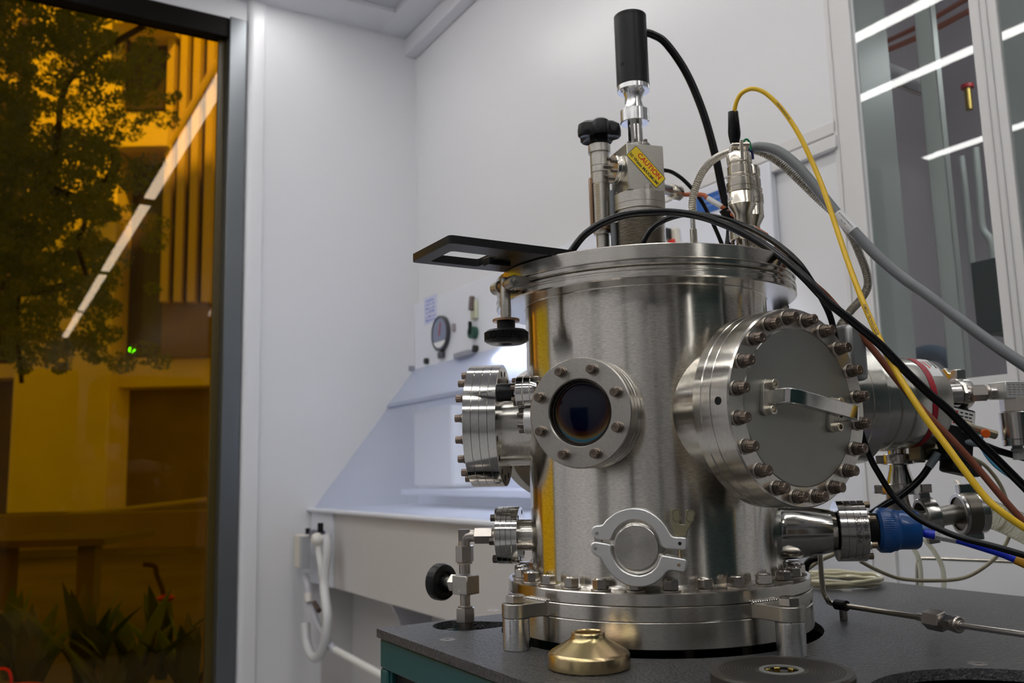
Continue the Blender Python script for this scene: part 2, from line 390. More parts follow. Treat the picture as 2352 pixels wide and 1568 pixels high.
# back wall with glazed openings to the service chase
g0a, g0z = bp(1946, 0); ga = [bp(2045, 860)[0], bp(2316, 855)[0]]
JW = 2500
wa1 = (bp(1950, 20)[0]+bp(2042, 860)[0])/2; wa0 = (bp(2230, 20)[0]+bp(2313, 830)[0])/2; wa2 = (bp(2292, 20)[0]+bp(2352, 560)[0])/2
zb = (bp(2200, 872)[1]+bp(2050, 886)[1])/2; zt = 1750
m = rbox(wa1, A0+160, B0, B0+90, ZF, ZC+60); rbox(A1, wa1, B0, B0+90, ZF, zb, m); rbox(A1, wa1, B0, B0+90, zt, ZC+60, m); rbox(A1, wa2-1500, B0, B0+90, zb, zt, m)
struct('wall_back', m, wallm)
def gwin(name, a0, a1):
    f = MB(); t = 14
    rbox(a0, a1, B0-4, B0, zb-34, zb, f); rbox(a0, a1, B0-4, B0, zt, zt+34, f)
    o = struct(name, f, mullm)
    j = rbox(a1-2, a1, B0+2, B0+112, zb, zt); rbox(a0, a0+2, B0+2, B0+112, zb, zt, j)
    struct('window_jamb', j, jambm, o)
    struct('window_pane', rbox(a0, a1, B0-1, B0, zb, zt), clearg, o)
gwin('window_2', wa0, wa1); gwin('window_3', wa2-1500, wa2)
mu = rbox(wa2, wa0, B0-6, B0+90, zb-34, zt+34); rbox(wa2+18, wa2+22, B0-9, B0-6, zb-34, zt+34, mu); rbox(wa0-22, wa0-18, B0-9, B0-6, zb-34, zt+34, mu)
struct('trim_3', mu, mullm, bevel=2)
m = rbox(wa1+6, wa1+74, B0-8, B0, ZF, zt+60); rbox(wa1+60, wa1+64, B0-11, B0-8, ZF, zt+60, m)
struct('trim_4', m, mullm, bevel=2)
struct('wall_left', rbox(A1, A0, B1-60, B1, ZF, ZC+60), wallm)
struct('wall_near', rbox(A1-60, A1, B1, B0, ZF, ZC+60), wallm)
# horizontal raceway on the back wall
ra0, rz = bp(1929, 316); rb0, _ = bp(1500, 505)
m = rbox(ra0, ra0+900, B0-16, B0, rz-26, rz+6); rbox(ra0, ra0+900, B0-8, B0, rz+12, rz+44, m)
tag(obj('wall_raceway', m, mullm, bevel=3), 'long white horizontal raceway strip on the back wall left of the glazed windows', 'raceway')
m = rbox(A1, A0-40, B0-6, B0, ZF, ZF+90)
struct('baseboard_back', m, wallm)
# service chase behind the glass
CB = B0+1250
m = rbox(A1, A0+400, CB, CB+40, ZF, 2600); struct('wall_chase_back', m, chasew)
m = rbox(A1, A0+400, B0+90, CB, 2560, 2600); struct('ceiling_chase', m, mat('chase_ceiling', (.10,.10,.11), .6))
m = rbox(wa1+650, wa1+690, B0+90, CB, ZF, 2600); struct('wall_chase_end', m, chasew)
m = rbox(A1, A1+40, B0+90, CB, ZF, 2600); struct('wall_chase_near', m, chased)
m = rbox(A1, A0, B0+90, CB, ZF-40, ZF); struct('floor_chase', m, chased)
def cp(x, y, db): return PP(x, y, R3(0, B0+db, 0), B)
obj_cl = thing('chase_fill_lamp', 'unseen fill lamp strip added to brighten the service chase above the glazed windows', 'lamp', R3(-800, B0+600, 2540))  # unseen strip added to brighten the chase
obj('housing', rbox(-1800, 400, B0+560, B0+640, 2530, 2558), whitep, obj_cl); obj('diffuser', rbox(-1780, 380, B0+570, B0+630, 2522, 2530), emis('chase_fill', (1, 1, 1), 24), obj_cl)
# steel stud
q0, q1 = cp(2132, 10, 260), cp(2205, 860, 260); aa = (q0.dot(A)+q1.dot(A))/2
st = MB(); rbox(aa-22, aa+22, B0+240, B0+244, ZF, 2560, st); rbox(aa-22, aa-18, B0+240, B0+262, ZF, 2560, st); rbox(aa+18, aa+22, B0+240, B0+262, ZF, 2560, st)
tag(obj('steel_stud', st, galv, bevel=1.5), 'pale green-grey vertical steel stud behind the glazed back window', 'stud')
def chase_pipe(name, pts, r, m, label, db):
    return cable(name, [cp(x, y, db) for x, y in pts], r, m, label, 'pipe')
chase_pipe('copper_pipe', [(1985,135),(2110,85),(2226,25)], 9, copperp, 'reddish copper pipe running diagonally high behind the glazed window', 700)
chase_pipe('steel_pipe', [(2000,112),(2120,55),(2230,-8)], 8, copperp, 'thin brown pipe above the copper pipe behind the glazed window', 760)
chase_pipe('white_pipe', [(1988,145),(2060,172),(2125,200)], 24, mat('white_pipe', (.55,.55,.57), .5), 'thick white pipe under the copper pipe behind the glazed window', 640)
chase_pipe('bent_conduit', [(1990,160),(2060,195),(2110,215),(2127,212),(2128,185)], 5, nickel, 'short hooked metal conduit under the white pipe in the chase', 560)
chase_pipe('thin_conduit', [(2208,360),(2218,450),(2232,600),(2240,680),(2262,715),(2281,745),(2283,770)], 9, galv, 'bent conduit running down beside the steel stud in the chase', 620)
chase_pipe('thin_conduit', [(2240,340),(2248,430),(2256,520),(2274,550),(2281,590),(2284,640)], 10, galv, 'kinked conduit at the right edge of the glazed window', 560)
chase_pipe('fat_column_pipe', [(2012,240),(2030,500),(2055,840)], 36, mat('grey_pipe', (.30,.30,.33), .5), 'fat grey vertical pipe behind the left side of the glazed window', 900)
chase_pipe('water_hose', [(2075,838),(2120,812),(2165,816),(2200,850),(2215,880)], 22, mat('slate_blue_hose', (.10,.15,.22), .4), 'slate blue hose arching low behind the glazed window', 500)
v = cp(2222, 203, 560); vt = thing('red_valve', 'small valve with a red handle high behind the glazed window', 'valve', v)
obj('handle', MB().cyl(16, 0, 10), mat('red_plastic', (.55,.02,.03), .4), vt, T(*v))
obj('body', MB().cyl(9, -60, 0), mat('brass', (.45,.33,.10), .35, 1), vt, T(*v))
q = cp(2290, 600, 480); bx = MB(); rbox(q.dot(A)-150, q.dot(A)+40, B0+430, B0+560, cp(2280, 770, 480).z, q.z, bx)
tag(obj('wall_box', bx, mat('dark_green_box', (.035,.055,.05), .5), bevel=4), 'dark green electrical box low behind the glazed window', 'box')
q = cp(2300, 60, 420)
b_ = thing('chase_lamp', 'bright white lamp housing at the top right behind the second glazed window', 'lamp', q)
obj('housing', rbox(q.dot(A)-260, q.dot(A)-5, B0+330, B0+620, q.z+48, q.z+70), whitep, b_)
obj('diffuser', rbox(q.dot(A)-250, q.dot(A)-15, B0+340, B0+610, q.z+36, q.z+48), emis('chase_lamp_diffuser', (.95, 1, 1), 7), b_)
chase_pipe('bent_conduit', [(2352,120),(2340,150),(2338,180),(2352,200)], 6, nickel, 'curved metal conduit behind the second glazed window at the right edge of the photo', 300)

# ceiling light rows: real lamps, seen as reflections in both windows
def lamp_row(b, segs, labs):
    for (a0, a1), lb in zip(segs, labs):
        t = thing('linear_ceiling_lamp', lb, 'ceiling lamp', R3((a0+a1)/2, b, ZC+20), group='long ceiling lamp strips')
        obj('housing', rbox(a0, a1, b-42, b+42, ZC+4, ZC+22), whitep, t)
        obj('diffuser', rbox(a0+15, a1-15, b-35, b+35, ZC-4, ZC+4), lampm, t)
lamp_row(262, [(-200, 2600), (-2760, -370), (-5040, -2930), (-7300, -5210)], ['longest and topmost lamp strip of the diagonal row mirrored in the amber window', 'second lamp strip from the top in the diagonal mirrored in the amber window', 'third lamp strip from the top in the diagonal mirrored in the amber window', 'lowest and shortest lamp strip of the diagonal mirrored in the amber window'])
for b, wd in zip([-708-171, -708-791, -708-2029], ['highest', 'second highest', 'lowest']):
    lamp_row(b, [(-100, 2640), (-2840, -200)], ['white lamp strip mirrored '+wd+' in the right glazed window', 'ceiling lamp strip continuing, behind the photographer, the row mirrored '+wd+' in the glazed window'])

# ------------------------------------------------------------------ fume hood against the back wall
ha1 = A0-14; ha0 = bp(1783, 405)[0]
zt_l = bp(960, 690)[1]; zt_r = bp(1740, 412)[1]; HZT = (zt_l+zt_r)/2
sa, sz = wp(960, 850); la, lz = wp(702, 1167); ba, bz = wp(728, 1160)
hood = thing('fume_hood', 'white fume hood bench with slanted clear sash in the far corner behind the chamber', 'fume hood', R3((ha0+ha1)/2, B0-250, ZF))
obj('fascia', rbox(ha0, ha1, B0-22, B0, sz-20, HZT), hoodm, hood, bevel=4)
TH = 8
def slant(a0, a1, b0_, z0, b1_, z1, th, mb=None):             # a sheet leaning from (b0,z0) to (b1,z1)
    mb = mb or MB(); d = Vector((b1_-b0_, z1-z0)).normalized(); n = Vector((-d.y, d.x))*th
    pts = [(b0_, z0), (b1_, z1), (b1_+n.x, z1+n.y), (b0_+n.x, z0+n.y)]
    vs = [R3(a, b, z) for a in (a0, a1) for b, z in pts]
    return mb.add(vs, [(0,1,2,3), (7,6,5,4), (0,4,5,1), (1,5,6,2), (2,6,7,3), (3,7,4,0)])
tb, tz = B0-26, sz; fb, fz = ba-22, bz-14
mid = .27; mb_, mz_ = tb+(fb-tb)*mid, tz+(fz-tz)*mid
obj('upper_sash', slant(ha0+40, ha1-4, tb, tz, mb_, mz_, TH), acryl2, hood, bevel=1)
obj('lower_sash', slant(ha0+40, ha1-4, mb_-2, mz_-10, fb, fz, TH), acryl, hood, bevel=1)
obj('sash_seam', slant(ha0+40, ha1-4, mb_-1, mz_+4, mb_-8, mz_-12, 14), mat('seam_grey', (.30,.34,.46), .4), hood)
for ax in (bp(948, 848)[0], bp(1085, 812)[0]):
    obj('hinge', rbox(ax-70, ax+70, tb-26, tb+8, tz-8, tz+18), mat('hinge_grey', (.28,.29,.34), .4), hood, bevel=6)
obj('ledge', rbox(ha0, ha1+13, la, B0, lz-13, lz), hoodm, hood, bevel=4)
q = PP(760, 1348, R3(0, la+26, 0), B); zbf = q.z
obj('front_panel', rbox(ha0, ha1, la+26, la+44, zbf, lz-13), benchm, hood, bevel=2)
q1 = PP(768, 1260, R3(0, la+26, 0), B).dot(A)
obj('corner_post', rbox(q1, ha1, la+18, la+30, zbf, lz-13), hoodm, hood, bevel=3)
obj('side_panel', rbox(ha1-16, ha1, la+60, B0, ZF+20, lz-13), benchm, hood)
obj('lower_panel', rbox(ha0, ha1-16, la+190, la+206, ZF+20, zbf+20), benchm, hood)
q2 = PP(900, 1400, R3(0, la+44, 0), B).dot(A)
br = MB(); br.add([R3(a, b, z) for a in (q2, q2+20) for b, z in ((la+44, zbf-2), (la+190, zbf-2), (la+190, zbf-330))], [(0,1,2), (5,4,3), (0,3,4,1), (1,4,5,2), (2,5,3,0)])
obj('bracket', br, mat('bracket_grey', (.42,.41,.44), .5), hood)
ww = rbox(ha0, ha1, B0-10, B0-4, lz, sz); obj('back_liner', ww, mat('liner_blue_white', (.74,.77,.88), .5), hood)
i0 = PP(1038, 1115, R3(0, B0-110, 0), B).dot(A); i1 = PP(950, 1115, R3(0, B0-110, 0), B).dot(A); zz0 = PP(990, 1118, R3(0, B0-110, 0), B).z; zz1 = PP(990, 935, R3(0, B0-110, 0), B).z
obj('towel_dispenser', rbox(i0, i1, B0-110, B0-12, zz0, zz1), mat('warm_white', (.86,.83,.76), .5), hood, bevel=12)
i2 = PP(1180, 1115, R3(0, B0-60, 0), B).dot(A)
obj('inner_shelf', rbox(i2-500, i1, B0-170, B0-12, zz0-30, zz0-6), hoodm, hood, bevel=4)
# things on the fascia
FN = -B; fo = B0-22
def fpt(x, y): q = PP(x, y, R3(0, fo, 0), B); return q
def ffr(x, y, up=0): return FR(fpt(x, y), FN)
la1 = fpt(1155, 830).dot(A); obj('hood_lamp', rbox(ha0+60, la1, B0-60, B0-34, sz-52, sz-42), emis('hood_lamp', (.93, .96, 1), 34), hood)
t = thing('pressure_gauge', 'round dark-rimmed gauge with blue-grey dial on the white fume hood panel', 'gauge', fpt(1017, 768))
F_ = ffr(1017, 766)
obj('rim', MB().lathe([(0, 0), (74, 0), (75, 6), (74, 18), (69, 20), (67, 14), (0, 14)], 64, F_), mat('gauge_rim', (.05,.05,.06), .3), t)
obj('dial', MB().cyl(66, 14.2, 16, 64, F_), gaugef, t)
g = MB(); g.prism([(66*.96*math.cos(k*PI/12), -8+58*.9*math.sin(k*PI/12)*1.0) for k in range(-10, -1)], 16.2, 17, F_); obj('dial_plate', g, labelw, t)
g = MB(); g.box(-1.2, 1.2, -10, 46, 17, 19, F_ @ RZ(-.3)); obj('needle', g, inkr, t)
obj('bracket', MB().box(-22, 22, -104, -76, 0, 16, F_), mat('gauge_rim', (.1,.1,.12), .3), t, bevel=3)
def small(name, x, y, w, h, d, m, label, cat, rnd=False):
    F_ = ffr(x, y); mb = MB()
    if rnd: mb.cyl(w, 0, d, 32, F_)
    else: mb.box(-w, w, -h, h, 0, d, F_)
    o = obj(name, mb, m, bevel=0 if rnd else 2); return tag(o, label, cat)
small('button', 1045, 752, 8, 16, 12, mat('button_grey', (.30,.27,.28), .4), 'small grey toggle right of the round gauge on the hood panel', 'button')
s = thing('outlet_switch', 'cream switch block with dark lever above the green button on the hood panel', 'switch', fpt(1093, 712))
F_ = ffr(1093, 712); obj('plate', MB().box(-22, 22, -36, 36, 0, 14, F_), mat('cream_switch', (.50,.50,.36), .4), s, bevel=4); obj('lever', MB().box(-10, 10, -4, 52, 14, 30, F_ @ RX(-.1)), mat('brown_dark', (.10,.07,.06), .4), s, bevel=3)
s = thing('selector_knob', 'dark green selector knob on the hood panel', 'knob', fpt(1093, 764)); F_ = ffr(1093, 764)
obj('knob', MB().cyl(24, 0, 26, 32, F_), mat('dark_green', (.005,.06,.035), .35), s); obj('pointer', MB().box(-5, 5, -8, 44, 18, 32, F_), blackm, s, bevel=2)
small('button', 1096, 800, 13, 0, 16, inkb, 'round black button below the green knob on the hood panel', 'button', True)
small('button', 983, 829, 13, 0, 16, inkb, 'round black button at the lower left of the hood panel', 'button', True)
s = thing('posted_note', 'pale paper note with blue handwriting taped on the hood panel above the gauge', 'note', fpt(989, 712)); F_ = ffr(989, 712)
obj('paper', MB().box(-62, 62, -58, 62, 0, 1, F_), mat('pale_note', (.58,.60,.76), .5), s)
nk = MB(); rr = random.Random(3)
for y in (40, 24, 6, -10, -30, -46):
    x = -46
    while x < 40: L_ = rr.uniform(6, 22); nk.box(x, x+L_, y, y+rr.uniform(3, 9), 1.1, 1.4, F_); x += L_+rr.uniform(3, 9)
obj('handwriting', nk, mat('blue_ink', (.12,.16,.55), .5), s)
a_, z_ = fpt(1650, 455).dot(A), fpt(1650, 455).z
s = thing('blue_sign', 'blue sign at the right end of the hood panel behind the cables', 'sign', R3(a_, fo, z_)); F_ = ffr(1658, 453)
obj('board', MB().box(-95, 62, -28, 22, 0, 3, F_), signblue, s)
obj('lettering', MB().box(-70, 40, 2, 8, 3, 3.5, F_).box(-70, 20, -12, -7, 3, 3.5, F_), mat('pale_blue', (.10,.22,.55), .5), s)
s = thing('switch_box', 'small dark and red switch on the hood panel right of the bellows', 'switch', fpt(1548, 548)); F_ = ffr(1548, 548)
obj('plate', MB().box(-26, 26, -34, 24, 0, 16, F_), beigep, s, bevel=3); obj('lever', MB().box(-10, 10, -4, 26, 16, 34, F_), inkb, s, bevel=2); obj('button', MB().box(0, 24, -30, -8, 16, 24, F_), inkr, s, bevel=2)
# spray gun and hoses hanging at the bench corner
D0 = PP(720, 1260, R3(0, la+10, 0), B)
def hp(x, y, o=0): q = PP(x, y, R3(0, la-30-o, 0), B); return q
def hbox(x0, x1, y0, y1, dep, mb=None):
    p, q = hp(x0, y0), hp(x1, y1); mb = mb or MB(); return rbox(min(p.dot(A), q.dot(A)), max(p.dot(A), q.dot(A)), la-30-dep, la-30, min(p.z, q.z), max(p.z, q.z), mb)
t = thing('hand_controller', 'beige hand controller box hung at the left end of the bench', 'controller', hp(702, 1265))
obj('case', hbox(692, 712, 1226, 1306, 30), beigep, t, bevel=6); obj('knob', MB().cyl(9, 0, 22, 20, T(*hp(707, 1226, 15))), blackm, t)
obj('side_strip', hbox(708, 713, 1230, 1306, 34), mat('strip_grey', (.4,.4,.42), .4), t)
t = thing('spray_gun', 'white spray gun with a black cap hanging on the bench corner post', 'spray gun', hp(731, 1250))
obj('cap', MB().cyl(11, 0, 34, 20, T(*hp(736, 1222, 20))), blackm, t)
obj('bracket', hbox(724, 748, 1215, 1240, 24), mat('slate_grey', (.13,.13,.17), .4), t, bevel=3)
obj('nozzle', MB().lathe([(0, -24), (14, -20), (23, -8), (24, 4), (17, 18), (0, 24)], 32, FR(hp(728, 1238, 40), -B)), mat('ivory', (.72,.69,.64), .4), t)
obj('handle', MB().tube(spline([hp(730, 1245, 36), hp(732, 1270, 34), hp(736, 1300, 30), hp(740, 1335, 20)]), 11), whitep, t)
cable('supply_hose', [hp(748, 1228, 10), hp(752, 1260, 8), hp(744, 1340, 20), hp(752, 1420, 30), hp(742, 1490, 30), hp(722, 1510, 30), hp(706, 1480, 25), hp(702, 1432, 20)], 17, mat('hose_white', (.62,.62,.63), .45), 'white hose looping in a U below the spray gun', 'hose')
cable('supply_hose', [hp(702, 1320, 5), hp(708, 1350, 8), hp(716, 1400, 12), hp(738, 1450, 16), hp(760, 1480, 10), hp(770, 1500, 0)], 12, mat('hose_grey', (.48,.48,.52), .45), 'thin grey-white hose crossing behind the U loop at the bench corner', 'hose')
obj_ = cable('drain_pipe', [hp(752, 1482), hp(800, 1508), hp(870, 1546), hp(980, 1600)], 13, whitep, 'white drain pipe running right below the bench front', 'pipe')
t = thing('hose_fitting', 'ivory hose fitting with a brown nut below the hand controller', 'fitting', hp(712, 1372))
obj('body', MB().tube([hp(708, 1362, 20), hp(710, 1382, 20)], 15), mat('ivory', (.72,.69,.64), .4), t); obj('nut', MB().tube([hp(722, 1384, 20), hp(733, 1402, 20)], 10), mat('dark_brown', (.09,.06,.05), .5), t)

# ------------------------------------------------------------------ equipment cabinet: black top, teal sides
ZT = 20.0
c0 = Vector((-341, 31.5, 0)); ca, cb = c0.dot(A), c0.dot(B)
cabn = thing('equipment_cabinet', 'dark teal equipment cabinet with black textured top carrying the steel chamber', 'cabinet', R3(ca-500, cb+400, ZF))
def l2(a, b): return (a, -b)
def circ(cx, cy, r, n=72): return [(cx+r*math.cos(2*PI*i/n), cy+r*math.sin(2*PI*i/n)) for i in range(n)]
def plate_holes(outer, holes, z0, z1):
    c = bpy.data.curves.new('p', 'CURVE'); c.dimensions = '2D'; c.fill_mode = 'BOTH'; c.extrude = (z1-z0)/2
    for pts in [outer]+holes:
        s = c.splines.new('POLY'); s.points.add(len(pts)-1); s.use_cyclic_u = True
        for p, q in zip(s.points, pts): p.co = (q[0], q[1], 0, 1)
    o = bpy.data.objects.new('p', c); col.objects.link(o); dg = bpy.context.evaluated_depsgraph_get()
    me = bpy.data.meshes.new_from_object(o.evaluated_get(dg)); bpy.data.objects.remove(o)
    mb = MB(); mb.add([v.co+Vector((0, 0, (z0+z1)/2)) for v in me.vertices], [tuple(p.vertices) for p in me.polygons]); bpy.data.meshes.remove(me); return mb
def wxy(a, b): q = R3(a, b, 0); return (q.x, q.y)
W2, L2 = 805, 1150
outer = [wxy(ca, cb), wxy(ca, cb+W2), wxy(ca-L2, cb+W2), wxy(ca-L2, cb)]
slot = []
s0, s1 = Vector((-232, 42)), Vector((-120, 109)); sd = (s1-s0).normalized(); sn = Vector((-sd.y, sd.x)); SR = 41
for k in range(17): t = PI/2+PI*k/16; slot.append(tuple(s0+SR*(math.cos(t)*sd+math.sin(t)*sn)))
R_H = 187
hole_ch = circ(0, 0, R_H, 96)
big = circ(225, -370, 114, 96)
# the slot opens into the round chamber hole: one outline
def in_ch(p): return math.hypot(*p) < R_H
a_s = [p for p in slot if not in_ch(p)]
angs = lambda p: math.atan2(p[1], p[0]) % (2*PI)
aa0 = angs(tuple(s0+SR*sn+sd*60)); aa1 = angs(tuple(s0-SR*sn+sd*60))
pA = s0+SR*sn; pB = s0-SR*sn
def hit(p):
    for k in range(400):
        q = p+sd*k
        if q.length < R_H: return q
    return p
hA, hB = hit(pA), hit(pB)
tA, tB = angs(hA), angs(hB)
arc = []
t = tB
end = tA+2*PI if tA < tB else tA
N_ = 90
arc = [(R_H*math.cos(tB+(end-tB)*k/N_), R_H*math.sin(tB+(end-tB)*k/N_)) for k in range(N_+1)]
hole1 = [tuple(p) for p in a_s]+arc
obj('worktop', plate_holes(outer, [hole1, big], ZT-10, ZT), tabletop, cabn, bevel=.6)
bd = rbox(ca-L2+8, ca-6, cb+8, cb+W2-8, ZF+90, ZT-420); 
sd_ = rbox(ca-26, ca-4, cb+8, cb+W2-8, ZF+90, ZT-11)
# left side (facing the camera-left): frame with a recessed dark panel
cbx = MB(); rbox(ca-L2+8, ca-3, cb+3, cb+26, ZT-46, ZT-11, cbx); rbox(ca-L2+8, ca-3, cb+3, cb+26, ZF+90, ZF+150, cbx)
q = PP(893, 1530, R3(0, cb+6, 0), B); pa = q.dot(A)
rbox(pa, ca-3, cb+3, cb+26, ZF+150, ZT-46, cbx); rbox(ca-L2+8, ca-L2+40, cb+6, cb+26, ZF+150, ZT-46, cbx)
obj('side_frame', cbx, tealm, cabn, bevel=3)
obj('side_panel', rbox(ca-L2+40, pa, cb+14, cb+22, ZF+150, ZT-46), blackm, cabn, bevel=1)
obj('back_panel', sd_, tealm, cabn, bevel=2)
obj('right_panel', rbox(ca-L2+8, ca-8, cb+W2-26, cb+W2-8, ZF+90, ZT-14), tealm, cabn, bevel=2)
obj('end_panel', rbox(ca-L2+8, ca-L2+26, cb+26, cb+W2-26, ZF+90, ZT-14), tealm, cabn, bevel=2)
obj('inner_tray', rbox(ca-L2+40, ca-30, cb+30, cb+W2-30, ZT-220, ZT-214), void, cabn)
obj('plinth', rbox(ca-L2+60, ca-60, cb+60, cb+W2-60, ZF, ZF+92), blackm, cabn)
csm = mesh_of('countersunk_screw', MB().lathe([(0, -.4), (3, -.4), (3.2, .15), (8.5, .35), (8.9, .1)], 32), washm)
for x, y in ((1028, 1468), (1133, 1401), (2246, 1523), (1943, 1356)):
    q = PZ(x, y, ZT); obj('countersunk_screw', None, None, cabn, T(q.x, q.y, ZT), mesh=csm)
# grille seen in the big round opening
gr = MB()
for k in range(-26, 27):
    y = k*4.2; h = math.sqrt(max(0, 108**2-y*y))
    if h > 4:
        gr.box(225-h, 225+h, -370+y-.8, -370+y+.8, ZT-18, ZT-17); gr.box(225+y-.8, 225+y+.8, -370-h, -370+h, ZT-19, ZT-18)
tag(obj('mesh_grille', gr, steel), 'fine metal mesh grille inside the round opening at the lower right of the black worktop', 'grille')
tag(obj('round_collar', MB().ring(100, 113.5, ZT-60, ZT-20, 96, T(225, -370, 0)), void), 'dark collar under the round worktop opening at the lower right', 'collar')

# ------------------------------------------------------------------ vacuum chamber
RB, RF, RT = 148.2, 177, 184
ch = thing('vacuum_chamber', 'large brushed stainless steel cylindrical vacuum chamber with welded ports and stacked base rings', 'vacuum chamber', (0, 0, 25))
obj('body', MB().lathe([(RB-4, 81), (RB+3, 81), (RB+.4, 84), (RB, 86), (RB, 404), (RB-4, 404), (RB-4, 81)], 256), brushed, ch)
obj('top_flange', MB().lathe([(RB-4, 403.6), (RB+.6, 403.6), (RB+1.2, 404.6), (RT-1.5, 404.6), (RT, 406), (RT, 410.5), (RT-1.2, 411.6), (RT-1.2, 413), (RT, 414), (RT, 416.2), (RT-2, 417.5), (RB-4, 417.5), (RB-4, 403.6)], 256), turned, ch)
obj('base_flange', MB().lathe([(RB-6, 67.9), (RF-1, 67.9), (RF, 68.9), (RF, 80), (RF-1, 81), (RB-6, 81), (RB-6, 67.9)], 256), turned, ch)
obj('mounting_ring', MB().lathe([(RB-6, 53.1), (RF, 53.1), (RF+.7, 53.7), (RF+.7, 66.9), (RF, 67.5), (RB-6, 67.5), (RB-6, 53.1)], 256), turned, ch)
obj('base_plate', MB().lathe([(0, 25), (RF-1, 25), (RF+.5, 26.5), (RF+.5, 51.6), (RF-.5, 52.7), (0, 52.7)], 256), turned, ch)
for k in range(28):
    a = math.radians(-119.3+k*360/28)
    M = T(162.5*math.cos(a), 162.5*math.sin(a), 81)
    b = obj('hex_bolt', None, None, ch, M @ T(0, 0, 1.8) @ RZ(a+k*.53), mesh=HX); obj('washer', None, None, b, M, mesh=WX)
# studs below the base plate seen in the dark gap
for k in range(28):
    a = math.radians(-113+k*360/28)
    if k % 2 == 0: obj('stud', MB().cyl(5, -14, 25, 16), washm, ch, T(150*math.cos(a), 150*math.sin(a), 0))
def wbead(p0, p1, n, r):
    mb = MB(); p0 = Vector(p0); p1 = Vector(p1); d = (p1-p0)/n
    for k in range(n):
        c = p0+d*(k+.5); M = FR(c, d)
        mb.lathe([(0, -r*.55), (r*.7, -r*.4), (r, 0), (r*.7, r*.4), (0, r*.55)], 12, M)
    return mb
posts = []
for px, py, in ((-169, -118), (103, -183), (-70, 200)):
    r = math.hypot(px, py); n = Vector((px, py, 0))/r; t = Vector((-n.y, n.x, 0))
    lx = MB(); pts = []
    # lug in local frame: x outward, y tangential
    if px == -170: pass
    Lr = r-172
    pts = [(0, -19), (Lr*.45, -15), (Lr, -15)]+[(Lr+15*math.sin(k*PI/12), -15*math.cos(k*PI/12)) for k in range(1, 12)]+[(Lr, 15), (Lr*.45, 15), (0, 19)]
    M = Matrix((n, t, Vector((0, 0, 1)))).transposed().to_4x4(); M.translation = n*172
    lx.prism(pts, 52.9, 67.6, M)
    lg = obj('lug', lx, satin, ch, T(0, 0, 0), bevel=.8)
    wb = wbead(n*178.5+t*19+Vector((0, 0, 68.2)), n*178.5-t*19+Vector((0, 0, 68.2)), 12, 2.2)
    for sgn in (1, -1): 
        e = wbead(n*177.5+t*19.5*sgn+Vector((0, 0, 54)), n*177.5+t*19.5*sgn+Vector((0, 0, 67)), 4, 2.4); wb.add(e.v, e.f)
    obj('weld_bead', wb, polish, lg)
    posts.append((px, py))
labs = ['round aluminium support post at the left front of the chamber base', 'round aluminium support post at the right front of the chamber base', 'round aluminium support post behind the chamber']
for (px, py), lb in zip(posts[:2], labs):
    t = thing('support_post', lb, 'support post', (px, py, ZT))
    obj('post', MB().cyl(14.5, 0, 32.6, 48, c=.6), alu, t, T(px, py, ZT))
    obj('hex_bolt', MB().hexa(19, 0, 8, c=1).cyl(8.6, 7, 8.4, 24), hexm, t, T(px, py, 67.8) @ RZ(.3))

def port_tube(n, z, rt, r1, r0=120, m=turned, r2=None):
    M = FR((0, 0, z), n); obj('port_tube', MB().lathe([(rt-2, r0), (rt, r0), (rt if r2 is None else r2, r1), (rt-2, r1)], 128, M=None), m, ch, M)
    return M
def hv(a): return Vector((math.sin(a), -math.cos(a), 0))
# big blank door flange
nB = hv(.5616); MBIG = port_tube(nB, 263.8, 76, 192, 100, turned)
FB = 232.7
t = thing('blank_flange', 'large round bolted blank flange with a bar handle on the right front of the chamber', 'flange', tuple(nB*FB+Vector((0, 0, 263.8))))
RBG = 101.2
f1 = obj('rear_flange', MB().lathe([(70, -49), (RBG-1, -49), (RBG, -48), (RBG, -38), (RBG-.8, -37), (RBG-.8, -36.2), (RBG, -35.4), (RBG, -24.8), (RBG-.6, -24.2), (70, -24.2)], 192), turned, t, MBIG @ T(0, 0, FB))
obj('front_flange', MB().lathe([(60, -23.8), (RBG-.6, -23.8), (RBG, -23.2), (RBG, -1.6), (RBG-1.6, 0), (80.8, 0), (80.8, -1.3), (60, -1.3)], 192), turned, t, MBIG @ T(0, 0, FB))
obj('blank_plate', MB().lathe([(0, -3), (80.4, -3), (80.4, -.3), (79.6, .5), (0, .5)], 160), plate, t, MBIG @ T(0, 0, FB))
obj('tapped_hole', MB().cyl(3.1, 0, .4, 24).ring(2.6, 4.1, .1, .7, 24, c=.2), void, t, MBIG @ T(0, 0, FB) @ T(-RBG*math.cos(.05), RBG*math.sin(.05), -13) @ RY(-PI/2))
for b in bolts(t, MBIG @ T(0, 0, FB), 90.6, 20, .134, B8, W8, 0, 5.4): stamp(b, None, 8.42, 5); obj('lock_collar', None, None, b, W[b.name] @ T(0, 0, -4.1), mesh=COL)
# handle
H = MBIG @ T(0, 0, FB) @ RZ(-.165)
hd = obj('handle', MB().prism([(-52, 4), (-52, 26), (-49, 30), (-40, 33), (46, 33), (52, 31), (54, 26), (54, 4), (45.5, 4), (45.5, 22), (43, 25), (-38, 25), (-43, 22), (-43.5, 4)], -7.6, 7.6, H @ Matrix.Rotation(PI/2, 4, 'X')), polish, t, bevel=1.2)
for x in (-48, 50):
    obj('handle_foot', MB().prism([(x-7+7*math.cos(a), (11.5 if math.sin(a) > 0 else -11.5)+7*math.sin(a)) for a in [k*PI/10 for k in range(0, 20)]], .5, 5, H @ T(3.5, 0, 0)), satin, hd, bevel=.5)
    for s in (-1, 1):
        obj('bolt', None, None, hd, H @ T(x-2, s*13, 5) @ RZ(s), mesh=S9)

